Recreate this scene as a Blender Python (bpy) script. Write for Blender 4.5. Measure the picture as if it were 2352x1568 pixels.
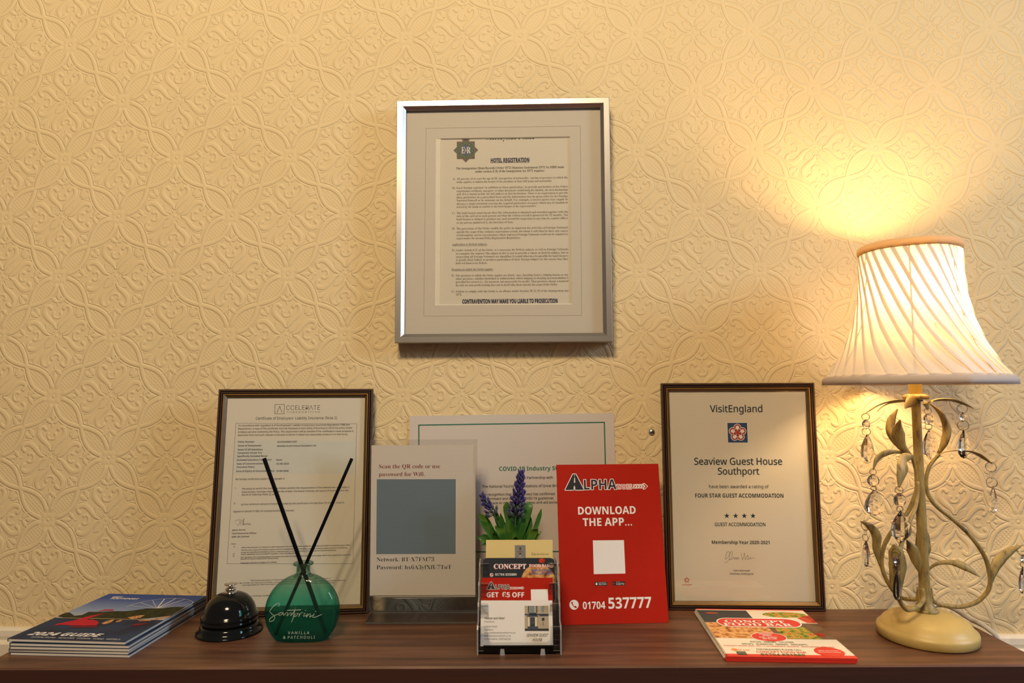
import bpy, bmesh, math, random, os
import numpy as np
from mathutils import Vector, Matrix
for o in list(bpy.data.objects): bpy.data.objects.remove(o)
scene = bpy.context.scene
COL = scene.collection
R = math.radians
T = 0.80                      # height of the table top
PSI, WY = R(1.83), 0.05       # the wall's turn about Z and where it crosses X = 0
# ---------------------------------------------------------------- camera
cam = bpy.data.cameras.new('camera'); co = bpy.data.objects.new('camera', cam); COL.objects.link(co)
cam.sensor_width = 36.0; cam.lens = 24.0; cam.clip_start = 0.02
pit, rol = R(4.23), R(0.2)
F = Vector((0, math.cos(pit), math.sin(pit))); X0 = Vector((1, 0, 0)); U0 = X0.cross(F)
RX = X0 * math.cos(rol) - U0 * math.sin(rol); UP = X0 * math.sin(rol) + U0 * math.cos(rol)
M = Matrix((RX, UP, -F)).transposed().to_4x4(); M.translation = Vector((0, -1.0, T + 0.318))
co.matrix_world = M
cam.dof.use_dof = True; cam.dof.focus_distance = 1.0; cam.dof.aperture_fstop = 5.0
scene.camera = co
# ---------------------------------------------------------------- light
scene.view_settings.view_transform = 'Standard'; scene.view_settings.look = 'None'
scene.view_settings.gamma = 1.0; scene.view_settings.use_curve_mapping = False
scene.view_settings.exposure = 0.0
world = bpy.data.worlds.new('world'); scene.world = world; world.use_nodes = True
world.node_tree.nodes['Background'].inputs[0].default_value = (1.0, 0.80, 0.62, 1)
world.node_tree.nodes['Background'].inputs[1].default_value = 0.13
def light(name, kind, loc, power, col, target=None, **kw):
    l = bpy.data.lights.new(name, kind); l.energy = power; l.color = col
    for k, v in kw.items(): setattr(l, k, v)
    o = bpy.data.objects.new(name, l); COL.objects.link(o); o.location = loc
    if target is not None: o.rotation_euler = (Vector(target) - Vector(loc)).to_track_quat('-Z', 'Y').to_euler()
    return o
for i in range(5):            # the bulbs of the ceiling light
    a = i * 2 * math.pi / 5 + 0.3
    light('ceiling_bulb', 'POINT', (-0.30 + 0.17 * math.cos(a), -1.56 + 0.15 * math.sin(a), 2.45), 24.5, (1.0, 0.76, 0.47), shadow_soft_size=0.045)
light('window_daylight', 'AREA', (2.5, -1.10, 2.0), 34.0, (0.62, 0.79, 1.0), (0, 0.05, 1.3), shape='RECTANGLE', size=0.45, size_y=0.9)
BULB = 32.0                   # strength of the table lamp's bulb
try: scene.cycles.use_denoising = True
except Exception: pass
scene.cycles.max_bounces = 10; scene.cycles.transparent_max_bounces = 24
scene.cycles.caustics_reflective = False; scene.cycles.caustics_refractive = False
scene.cycles.sample_clamp_indirect = 4.0
# ---------------------------------------------------------------- materials
def srgb(r, g, b): return tuple(((c / 255) / 12.92 if c / 255 <= 0.04045 else ((c / 255 + 0.055) / 1.055) ** 2.4) for c in (r, g, b)) + (1,)
MATS = {}
def newmat(name):
    m = bpy.data.materials.new(name); m.use_nodes = True; nt = m.node_tree
    return m, nt, nt.nodes, nt.links, nt.nodes['Principled BSDF']
def mat(name, col, rough=0.6, metal=0.0, vary=0.06, scale=60.0, bump=0.0, stretch=(1, 1, 1), spec=0.5, coat=0.0):
    if name in MATS: return MATS[name]
    m, nt, N, L, p = newmat(name)
    tc = N.new('ShaderNodeTexCoord'); mp = N.new('ShaderNodeMapping'); mp.inputs['Scale'].default_value = stretch
    no = N.new('ShaderNodeTexNoise'); no.inputs['Scale'].default_value = scale; no.inputs['Detail'].default_value = 4
    L.new(tc.outputs['Object'], mp.inputs['Vector']); L.new(mp.outputs['Vector'], no.inputs['Vector'])
    mx = N.new('ShaderNodeMix'); mx.data_type = 'RGBA'
    mx.inputs['A'].default_value = tuple(c * (1 - vary) for c in col[:3]) + (1,)
    mx.inputs['B'].default_value = tuple(min(1, c * (1 + vary)) for c in col[:3]) + (1,)
    L.new(no.outputs['Fac'], mx.inputs['Factor']); L.new(mx.outputs['Result'], p.inputs['Base Color'])
    p.inputs['Roughness'].default_value = rough; p.inputs['Metallic'].default_value = metal
    p.inputs['Specular IOR Level'].default_value = spec; p.inputs['Coat Weight'].default_value = coat
    if bump:
        b = N.new('ShaderNodeBump'); b.inputs['Strength'].default_value = 0.5; b.inputs['Distance'].default_value = bump
        L.new(no.outputs['Fac'], b.inputs['Height']); L.new(b.outputs['Normal'], p.inputs['Normal'])
    MATS[name] = m; return m
def ramp(N, stops):
    r = N.new('ShaderNodeValToRGB'); cr = r.color_ramp
    while len(cr.elements) < len(stops): cr.elements.new(0.5)
    for e, (p, c) in zip(cr.elements, stops): e.position = p; e.color = c
    return r
def food(name, stops, scale=90.0, rough=0.35):
    m, nt, N, L, p = newmat(name)
    tc = N.new('ShaderNodeTexCoord'); no = N.new('ShaderNodeTexNoise'); no.inputs['Scale'].default_value = scale; no.inputs['Detail'].default_value = 6
    L.new(tc.outputs['Object'], no.inputs['Vector']); r = ramp(N, stops); r.color_ramp.interpolation = 'EASE'
    L.new(no.outputs['Fac'], r.inputs['Fac']); L.new(r.outputs['Color'], p.inputs['Base Color']); p.inputs['Roughness'].default_value = rough; p.inputs['Specular IOR Level'].default_value = 0.15
    MATS[name] = m; return m
def schlick(N, L, gloss, ior):
    lw = N.new('ShaderNodeLayerWeight'); lw.inputs['Blend'].default_value = 0.5; f0 = ((ior - 1) / (ior + 1)) ** 2
    pw = N.new('ShaderNodeMath'); pw.operation = 'POWER'; pw.inputs[1].default_value = 5.0; L.new(lw.outputs['Facing'], pw.inputs[0])
    ma = N.new('ShaderNodeMath'); ma.operation = 'MULTIPLY_ADD'; ma.inputs[1].default_value = (1 - f0) * gloss; ma.inputs[2].default_value = f0 * gloss; L.new(pw.outputs[0], ma.inputs[0])
    return ma.outputs[0]
def clear(name, tint, edge, gloss=1.0, rough=0.02, ior=1.5):
    """thin clear sheet: lets light through with a tint that deepens at grazing angles, mirrors by fresnel"""
    m, nt, N, L, p = newmat(name); N.remove(p)
    out = [n for n in N if n.type == 'OUTPUT_MATERIAL'][0]
    lw = N.new('ShaderNodeLayerWeight'); lw.inputs['Blend'].default_value = 0.35
    mx = N.new('ShaderNodeMix'); mx.data_type = 'RGBA'; mx.inputs['A'].default_value = tint; mx.inputs['B'].default_value = edge
    L.new(lw.outputs['Facing'], mx.inputs['Factor'])
    tr = N.new('ShaderNodeBsdfTransparent'); L.new(mx.outputs['Result'], tr.inputs['Color'])
    gl = N.new('ShaderNodeBsdfGlossy'); gl.inputs['Roughness'].default_value = rough
    mu = schlick(N, L, gloss, ior)
    ms = N.new('ShaderNodeMixShader'); L.new(mu, ms.inputs['Fac']); L.new(tr.outputs[0], ms.inputs[1]); L.new(gl.outputs[0], ms.inputs[2])
    L.new(ms.outputs[0], out.inputs['Surface']); MATS[name] = m; return m
# ---------------------------------------------------------------- mesh helpers
class MB:
    def __init__(s): s.v = []; s.f = []; s.m = []; s.sm = []
    def add(s, vs, fs, mi=0, smooth=False):
        b = len(s.v); s.v += [tuple(v) for v in vs]
        for f in fs: s.f.append(tuple(i + b for i in f)); s.m.append(mi); s.sm.append(smooth)
    def box(s, lo, hi, mi=0):
        (a, b, c), (d, e, f) = lo, hi
        s.add([(a, b, c), (d, b, c), (d, e, c), (a, e, c), (a, b, f), (d, b, f), (d, e, f), (a, e, f)],
              [(3, 2, 1, 0), (4, 5, 6, 7), (0, 1, 5, 4), (1, 2, 6, 5), (2, 3, 7, 6), (3, 0, 4, 7)], mi)
    def poly(s, pts, mi=0): s.add(pts, [tuple(range(len(pts)))], mi)
    def prism(s, uv, y0, y1, mi=0):
        """outline in the x-z plane (counter-clockwise from the front) given depth from y0 (front) to y1"""
        n = len(uv); s.add([(u, y0, w) for u, w in uv] + [(u, y1, w) for u, w in uv],
              [tuple(range(n)), tuple(range(2 * n - 1, n - 1, -1))] + [(i, i + n, (i + 1) % n + n, (i + 1) % n) for i in range(n)], mi)
    def sweep(s, path, radii, n=10, mi=0, caps=True, squash=1.0):
        P = [Vector(p) for p in path]; k = len(P)
        if not hasattr(radii, '__len__'): radii = [radii] * k
        up = None; vs = []; fs = []
        for i, p in enumerate(P):
            t = (P[min(i + 1, k - 1)] - P[max(i - 1, 0)]).normalized()
            if up is None: up = Vector((0, 0, 1)) if abs(t.z) < 0.9 else Vector((0, 1, 0))
            a = t.cross(up).normalized(); up = a.cross(t).normalized()
            for j in range(n):
                w = 2 * math.pi * j / n; vs.append(p + (a * math.cos(w) + up * math.sin(w) * squash) * radii[i])
        for i in range(k - 1):
            for j in range(n): fs.append((i * n + j, i * n + (j + 1) % n, (i + 1) * n + (j + 1) % n, (i + 1) * n + j))
        if caps: fs += [tuple(range(n - 1, -1, -1)), tuple(range((k - 1) * n, k * n))]
        s.add(vs, fs, mi, True)
    def lathe(s, prof, n=48, c=(0, 0, 0), mi=0, smooth=True):
        vs = []; fs = []; k = len(prof)
        for r, z in prof:
            for j in range(n): a = 2 * math.pi * j / n; vs.append((c[0] + r * math.cos(a), c[1] + r * math.sin(a), c[2] + z))
        for i in range(k - 1):
            for j in range(n): fs.append((i * n + j, i * n + (j + 1) % n, (i + 1) * n + (j + 1) % n, (i + 1) * n + j))
        s.add(vs, fs, mi, smooth)
    def torus(s, c, rad, r, axis, n=20, k=6, mi=0):
        ax = Vector(axis).normalized(); a = ax.orthogonal().normalized(); b = ax.cross(a)
        P = [Vector(c) + (a * math.cos(2 * math.pi * i / n) + b * math.sin(2 * math.pi * i / n)) * rad for i in range(n)]
        vs = []; fs = []
        for i in range(n):
            d = (P[i] - Vector(c)).normalized()
            for j in range(k): w = 2 * math.pi * j / k; vs.append(P[i] + (d * math.cos(w) + ax * math.sin(w)) * r)
        for i in range(n):
            for j in range(k): fs.append((i * k + j, ((i + 1) % n) * k + j, ((i + 1) % n) * k + (j + 1) % k, i * k + (j + 1) % k))
        s.add(vs, fs, mi, True)
    def build(s, name, mats, parent=None, loc=(0, 0, 0), rot=(0, 0, 0), auto=None):
        me = bpy.data.meshes.new(name); me.from_pydata(s.v, [], s.f)
        if not isinstance(mats, (list, tuple)): mats = [mats]
        for m in mats: me.materials.append(m)
        me.polygons.foreach_set('material_index', s.m); me.polygons.foreach_set('use_smooth', s.sm)
        me.update()
        if auto:
            bm = bmesh.new(); bm.from_mesh(me); bmesh.ops.recalc_face_normals(bm, faces=bm.faces); bm.to_mesh(me); bm.free()
        o = bpy.data.objects.new(name, me); COL.objects.link(o); o.location = loc; o.rotation_euler = rot
        if parent: o.parent = parent
        return o
def spline(ps, k=6):
    """smooth curve through points (any dimension)"""
    P = [np.array(p, float) for p in ps]; P = [2 * P[0] - P[1]] + P + [2 * P[-1] - P[-2]]; out = []
    for i in range(1, len(P) - 2):
        for j in range(k):
            t = j / k; a, b, c, d = P[i - 1:i + 3]
            out.append(0.5 * (2 * b + (c - a) * t + (2 * a - 5 * b + 4 * c - d) * t * t + (3 * b - a - 3 * c + d) * t ** 3))
    out.append(P[-2]); return out
def thing(name, label, cat, loc=(0, 0, 0), rot=(0, 0, 0), group=None):
    o = bpy.data.objects.new(name, None); COL.objects.link(o); o.location = loc; o.rotation_euler = rot; o.empty_display_size = 0.05
    return tag(o, label, cat, group)
def tag(o, label, cat, group=None):
    o['label'] = label; o['category'] = cat
    if group: o['group'] = group
    return o
def onwall(u, z, off=0.0):    # a point on the papered wall, off metres in front of it
    return (u * math.cos(PSI) - off * math.sin(PSI), WY - u * math.sin(PSI) - off * math.cos(PSI), z)
# ---------------------------------------------------------------- lettering
_fp = bpy.utils.system_resource('DATAFILES', path='fonts')
def _font(fn):
    try: return bpy.data.fonts.load(os.path.join(_fp, fn))
    except Exception: return None
FONT = {'math': _font('NotoSansMath-Regular.woff2'), 'inter': _font('Inter.woff2')}
def _map(s, U, l, d):
    o = ''
    for ch in s:
        if 'A' <= ch <= 'Z': o += chr(U + ord(ch) - 65)
        elif 'a' <= ch <= 'z': o += chr(l + ord(ch) - 97)
        elif '0' <= ch <= '9': o += chr(d + ord(ch) - 48)
        else: o += ch
    return o
ROMAN = lambda s: _map(s, 0x1D400, 0x1D41A, 0x1D7CE)      # roman bold letters
BOLD = lambda s: _map(s, 0x1D5D4, 0x1D5EE, 0x1D7EC)       # sans bold letters
INK = {}
def ink(name, col, rough=0.6): INK[name] = mat('ink_' + name, col, rough, vary=0.03)
ink('black', (0.012, 0.012, 0.016, 1)); ink('grey', (0.10, 0.10, 0.11, 1)); ink('soft', (0.045, 0.043, 0.045, 1)); ink('print', (0.075, 0.066, 0.060, 1)); ink('bronze', (0.36, 0.28, 0.12, 1)); ink('navy', (0.010, 0.018, 0.075, 1)); ink('slate', (0.012, 0.022, 0.035, 1))
ink('white', (0.86, 0.84, 0.82, 1)); ink('wine', (0.24, 0.012, 0.02, 1)); ink('green', (0.008, 0.14, 0.085, 1)); ink('red', (0.62, 0.028, 0.012, 1))
ink('blue', (0.02, 0.16, 0.52, 1)); ink('orange', (0.85, 0.28, 0.03, 1)); ink('leaf', (0.03, 0.12, 0.02, 1)); ink('cream', (0.80, 0.74, 0.58, 1)); ink('brick', (0.50, 0.05, 0.04, 1)); ink('etch', (0.62, 0.72, 0.58, 1))
STYLE = {  # font, letters, offset, shear, ink
 'S': ('math', ROMAN, -0.006, 0, 'print'), 'SB': ('math', ROMAN, 0, 0, 'black'), 'SBW': ('math', ROMAN, '0.012', 0, 'white'), 'SR': ('math', ROMAN, -0.007, 0, 'wine'), 'S1': ('math', ROMAN, -0.007, 0, 'slate'),
 'SBX': ('math', ROMAN, 0, 0, 'cream'), 'HV': ('math', BOLD, '0.045', 0, 'navy'), 'N': ('math', None, '.020', 0, 'slate'), 'n': ('math', None, '.008', 0, 'slate'), 'ng': ('math', None, 0, 0, 'grey'),
 'NB': ('math', BOLD, 0, 0, 'slate'), 'NI': ('math', None, '.012', 0.22, 'black'), 'NBG': ('math', BOLD, 0, 0, 'green'), 'H': ('inter', None, 0, 0, 'slate'), 'h': ('inter', None, 0, 0.1, 'slate'), 'T': ('inter', None, -0.010, 0, 'slate'),
 'I': ('math', None, '.012', 0.22, 'slate'), 'R': ('math', None, '.012', 0, 'red'), 'W': ('math', BOLD, '0.008', 0, 'white'), 'w': ('math', None, 0, 0, 'white'), 'w2': ('math', ROMAN, 0, 0, 'white'), 'WI': ('math', BOLD, '0.012', 0.25, 'white'),
 'K': ('math', BOLD, 0.0, 0, 'black'), 'KO': ('math', BOLD, 0, 0, 'white'), 'r': ('math', None, '.012', 0, 'red'), 'rO': ('math', None, 0, 0, 'white'), 'BL': ('math', BOLD, 0, 0, 'blue'), 'HD': ('math', None, -0.012, 0.1, 'black'),
 'G': ('math', None, '.012', 0, 'leaf'), 'GB': ('math', BOLD, 0, 0, 'leaf'), 'O': ('math', None, '.012', 0, 'orange'), 'E': ('math', None, -0.006, 0, 'etch'), 'BZ': ('math', ROMAN, 0, 0, 'bronze'), 'RS': ('math', ROMAN, '0.014', 0, 'red')}
_cap = {}
def glyphs(style, s):
    fk, fn, off, sh, ik = STYLE[style]
    grow = 0.0
    if isinstance(off, str): grow, off = float(off), 0.0
    def mesh(body, plain=False):
        c = bpy.data.curves.new('t', 'FONT'); c.body = fn(body) if fn and not plain else body; c.offset = off if not plain else 0.0; c.resolution_u = 3
        f = FONT['inter'] if plain else FONT[fk]
        if f: c.font = f
        else: c.body = body
        o = bpy.data.objects.new('t', c); m = bpy.data.meshes.new_from_object(o)
        V = np.array([v.co[:2] for v in m.vertices]).reshape(-1, 2); Fs = [tuple(p.vertices) for p in m.polygons]
        bpy.data.objects.remove(o); bpy.data.curves.remove(c); bpy.data.meshes.remove(m); return V, Fs
    if (fk, fn) not in _cap: _cap[(fk, fn)] = float(mesh('H')[0][:, 1].max())
    V = np.zeros((0, 2)); Fs = []; x = 0.0
    for i, piece in enumerate(s.replace('\u00a3', '|\u00a3|').split('|')):
        if not piece.strip(): continue
        pv, pf = mesh(piece, piece == '\u00a3'); pv = pv.copy(); lead = 0.3 if piece.startswith(' ') else 0.06 if i else 0.0
        if piece == '\u00a3' and fn is BOLD:                     # a heavier pound sign
            pv = np.vstack([pv, pv + (0.05, 0)]); pf = pf + [tuple(q + len(pv) // 2 for q in f) for f in pf]
        pv[:, 0] += x + lead - pv[:, 0].min(); Fs += [tuple(q + len(V) for q in f) for f in pf]; V = np.vstack([V, pv]); x = pv[:, 0].max() + (0.3 if piece.endswith(' ') else 0.0)
    if grow:
        n = len(V); F0 = list(Fs); V0 = V.copy()
        for d in ((grow, 0), (grow / 2, grow / 2), (grow / 2, -grow / 2)): Fs = Fs + [tuple(q + len(V) for q in f) for f in F0]; V = np.vstack([V, V0 + d])
    Y = np.repeat(np.arange(len(V) // max(1, n0)) if (n0 := (n if grow else len(V))) else [0], n0) * 0.000014
    V[:, 0] -= V[:, 0].min(); V[:, 1] /= _cap[(fk, fn)]
    V[:, 0] /= V[:, 0].max()
    return np.column_stack([V, Y]), Fs, sh, ik
class Sheet(MB):
    """a printed sheet in the local x-z plane, front at y = 0; artwork lies a hair in front of it"""
    def __init__(s, mats): super().__init__(); s.mats = list(mats); s.lay = 0
    def mi(s, m):
        if m not in s.mats: s.mats.append(m)
        return s.mats.index(m)
    def art(s, uv, m, layer=1):
        n = len(uv); a = sum(uv[i][0] * uv[(i + 1) % n][1] - uv[(i + 1) % n][0] * uv[i][1] for i in range(n))
        if a < 0: uv = uv[::-1]
        s.poly([(u, -0.00006 * layer, w) for u, w in uv], s.mi(m))
    def text(s, line, layer=3, k=0.001, kv=None, swap=None, y=0.0):
        st, txt, x, v, w, cap = line; V, Fs, sh, ik = glyphs(st, txt); kv = kv or k
        x, v, w, cap = x * k, v * kv, w * k, cap * kv
        s.add([(x + a * w + b * cap * sh, y - 0.00006 * layer - e, v + b * cap) for a, b, e in V], Fs, s.mi(INK[swap or ik]))
    def line(s, ps, wd, m, layer=2):
        for (a, b), (c, d) in zip(ps, ps[1:]):
            L = math.hypot(c - a, d - b) or 1e-9; nx, ny = -(d - b) / L * wd / 2, (c - a) / L * wd / 2; ex, ey = (c - a) / L * wd * .3, (d - b) / L * wd * .3
            s.art([(a + nx - ex, b + ny - ey), (a - nx - ex, b - ny - ey), (c - nx + ex, d - ny + ey), (c + nx + ex, d + ny + ey)], m, layer)
    def disc(s, c, r, m, layer=2, ry=None, n=40): s.art([(c[0] + r * math.cos(i * 2 * math.pi / n), c[1] + (ry or r) * math.sin(i * 2 * math.pi / n)) for i in range(n)], m, layer)
    def make(s, name, parent=None, **kw): return s.build(name, s.mats, parent, **kw)
mmv = lambda ps: [(a * 0.001, b * 0.001) for a, b in ps]
FR = (-0.0123, 1.3802, 0.3279, 0.3759)
POLICE = [
 ('SB', 'Merseyside Police', -26.48, 127.98, 74.99, 10.05),
 ('HV', 'HOTEL REGISTRATION', -19.08, 91.92, 59.69, 6.45),
 ('SB', 'The Immigration (Hotel Records) Order 1972 (Statutory Instrument 1972 No.1689) made', -72.63, 81.62, 166.82, 3.38),
 ('SB', 'under section 4 (4) of the Immigration Act 1971 requires:', -42.76, 76.41, 106.66, 3.38),
 ('S', 'A).', -78.28, 65.23, 4.74, 3.22),
 ('S', 'All persons of or over the age of 16, irrespective of nationality, staying at premises to which the', -71.96, 65.21, 171.31, 3.22),
 ('S', 'order applies, to inform the keeper of the premises of their full name and nationality.', -71.94, 60.24, 147.79, 3.21),
 ('S', 'B).', -78.55, 50.94, 4.74, 3.21),
 ('S', 'Each foreign national, in addition to these particulars, to provide particulars of his Police', -71.92, 51.03, 171.3, 3.21),
 ('S', 'registration certificate, passport, or other document establishing his identity, his next destination', -71.91, 45.99, 171.24, 3.21),
 ('S', 'and, if it is known to him, his full address at that destination. There is no requirement to provide', -71.9, 41.12, 171.18, 3.2),
 ('S', 'these particulars in a prescribed form and the information may be given either by the Foreign', -71.88, 36.01, 171.12, 3.2),
 ('S', 'National himself or by someone on his behalf. For example, a tourist agency may supply in', -71.87, 31.14, 171.06, 3.2),
 ('S', 'advance a single statement covering the required particulars of a party which may be handed on', -71.86, 25.96, 171.0, 3.2),
 ('S', 'arrival by the guide or courier to the hotel keeper or his representative.', -71.85, 21.15, 123.02, 3.2),
 ('S', 'C).', -78.59, 11.43, 4.72, 3.19),
 ('S', 'The hotel keeper must ensure that this information is obtained and recorded together with the', -71.82, 11.46, 171.13, 3.19),
 ('S', 'date of the arrival or each person and that the written record is preserved for 12 months. The', -71.81, 6.69, 171.08, 3.19),
 ('S', 'hotel keeper is obliged to produce any such record for inspection at any time by a police officer', -71.8, 1.68, 171.02, 3.19),
 ('S', 'or any person authorised by the Secretary of State.', -71.78, -3.56, 87.81, 3.18),
 ('S', 'D).', -78.68, -12.61, 4.72, 3.18),
 ('S', 'The provisions of the Order enable the police to supervise the activities of Foreign Nationals', -72.07, -12.83, 171.31, 3.18),
 ('S', 'outside the scope of the ordinary registration system, for whom it will often be their only source', -72.06, -18.06, 171.25, 3.18),
 ('S', 'of information, and to trace journeys which registered Foreign Nationals would not be required to', -72.05, -23.13, 171.19, 3.18),
 ('S', 'report under the normal Police Registration Regulations.', -72.35, -28.04, 98.9, 3.17),
 ('S', 'Application to British Subjects', -78.76, -37.39, 53.89, 3.17),
 ('S', 'E).', -78.89, -46.24, 4.7, 3.17),
 ('S', 'Under Article 4 (1) of the Order, it is necessary for British subjects as well as Foreign Nationals', -72.62, -46.52, 171.84, 3.17),
 ('S', 'to complete the register The object of this is not to provide a check on British subject, but to', -72.6, -51.73, 171.78, 3.16),
 ('S', 'ensure that all Foreign Nationals are identified. It would otherwise be possible for hotel keepers', -72.59, -56.7, 171.72, 3.16),
 ('S', 'to justify their failure to produce particulars of their foreign lodgers by the excuse that they', -72.58, -61.58, 171.66, 3.16),
 ('S', 'believed them to be British.', -72.88, -66.58, 48.46, 3.16),
 ('S', 'Premises to which the Order applies', -79.27, -76.28, 63.26, 3.15),
 ('S', 'F).', -79.4, -85.53, 4.69, 3.15),
 ('S', 'The premises to which the Order applies are hotels, inns, boarding houses, lodging houses or any', -72.83, -85.79, 171.99, 3.15),
 ('S', 'other premises, whether furnished or unfurnished, where lodging or sleeping accommodation is', -72.82, -90.66, 171.93, 3.15),
 ('S', 'provided for reward (i.e., for payment, not necessarily for profit). That premises charge a nominal', -72.8, -95.6, 171.87, 3.14),
 ('S', 'fee and are non-profit making does not in itself take them outside the scope of the Order.', -72.79, -100.62, 155.73, 3.14),
 ('S', 'G).', -79.48, -110.04, 4.68, 3.14),
 ('S', 'Failure to comply with the Order is an offence under Section 26 (1) (f) of the Immigration Act', -72.76, -110.31, 171.69, 3.14),
 ('S', '1971.', -72.75, -115.13, 9.51, 3.14),
 ('HV', 'CONTRAVENTION MAY MAKE YOU LIABLE TO PROSECUTION', -62.75, -127.4, 145.15, 6.26),
]
P_UL = [[(-19.09, 91.31), (40.6, 91.08)], [(-78.76, -37.98), (-24.87, -38.39)], [(-79.27, -76.85), (-16.01, -77.28)]]
P_EMB = [(-57.81, 111.89), (-77.15, 112.18), (-57.79, 92.83)]
P_OPEN = [(-102.81, 131.27), (105.04, 129.94), (103.25, -130.16), (-105.49, -129.66)]
P_PAPERX = [(-97.54, 131.95), (-97.99, -128.37)]
P_RULE = [(-119.58, 146.96), (119.64, 146.79), (118.45, -147.02), (-121.3, -146.4)]
VE = [
 ('N', 'VisitEngland', -41.09, 286.5, 78.2, 10.24),
 ('N', 'Seaview Guest House', -67.04, 208.4, 129.86, 10.04),
 ('N', 'Southport', -32.49, 194.04, 61.07, 9.8),
 ('n', 'have been awarded a rating of', -46.2, 174.02, 87.87, 4.8),
 ('NB', 'FOUR STAR GUEST ACCOMMODATION', -67.14, 160.31, 129.66, 5.89),
 ('N', 'GUEST ACCOMMODATION', -39.77, 118.95, 74.16, 5.01),
 ('NB', 'Membership Year 2020-2021', -44.95, 93.26, 84.24, 4.8),
 ('n', 'Denis Wormwell', -14.72, 54.07, 23.37, 2.61),
 ('n', 'Chairman, VisitEngland', -20.32, 49.5, 34.09, 2.62),
 ('R', 'VisitEngland', -90.43, 33.93, 14.46, 1.75),
]
VE_ROSE = [(-15.69, 270.88), (14.95, 270.78), (13.42, 240.79), (-17.22, 240.84)]
VE_STAR = [(-21.61, 133.7), (-8.73, 133.74), (3.91, 133.77), (16.76, 133.81)]
VE_SIG = [
 [(-27.38, 66.79), (-24.81, 66.58), (-20.69, 71.62), (-18.96, 80.34), (-21.88, 82.07), (-24.87, 78.13), (-25.85, 71.59), (-22.28, 74.22), (-17.13, 82.53), (-15.53, 80.36), (-16.72, 73.82), (-20.32, 70.53), (-15.97, 71.64), (-13.69, 74.27), (-12.77, 71.22), (-11.12, 74.28), (-10.41, 71.24), (-8.97, 74.29), (-8.48, 71.25), (-6.85, 73.87), (-5.7, 71.26)],
 [(-2.66, 80.42), (-1.01, 70.63), (2.06, 80.44), (2.84, 70.65), (6.17, 77.2), (7.72, 73.94), (6.3, 71.32), (8.68, 71.77), (10.34, 74.83), (11.04, 71.79), (13.7, 73.54), (17.08, 72.69)],
]
VE_LOGO = [(-83.14, 41.35), (-78.82, 41.38)]
VE_IN = [(-101.36, 317.66), (102.17, 317.51), (102.29, 12.66), (-108.45, 11.0)]
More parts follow.
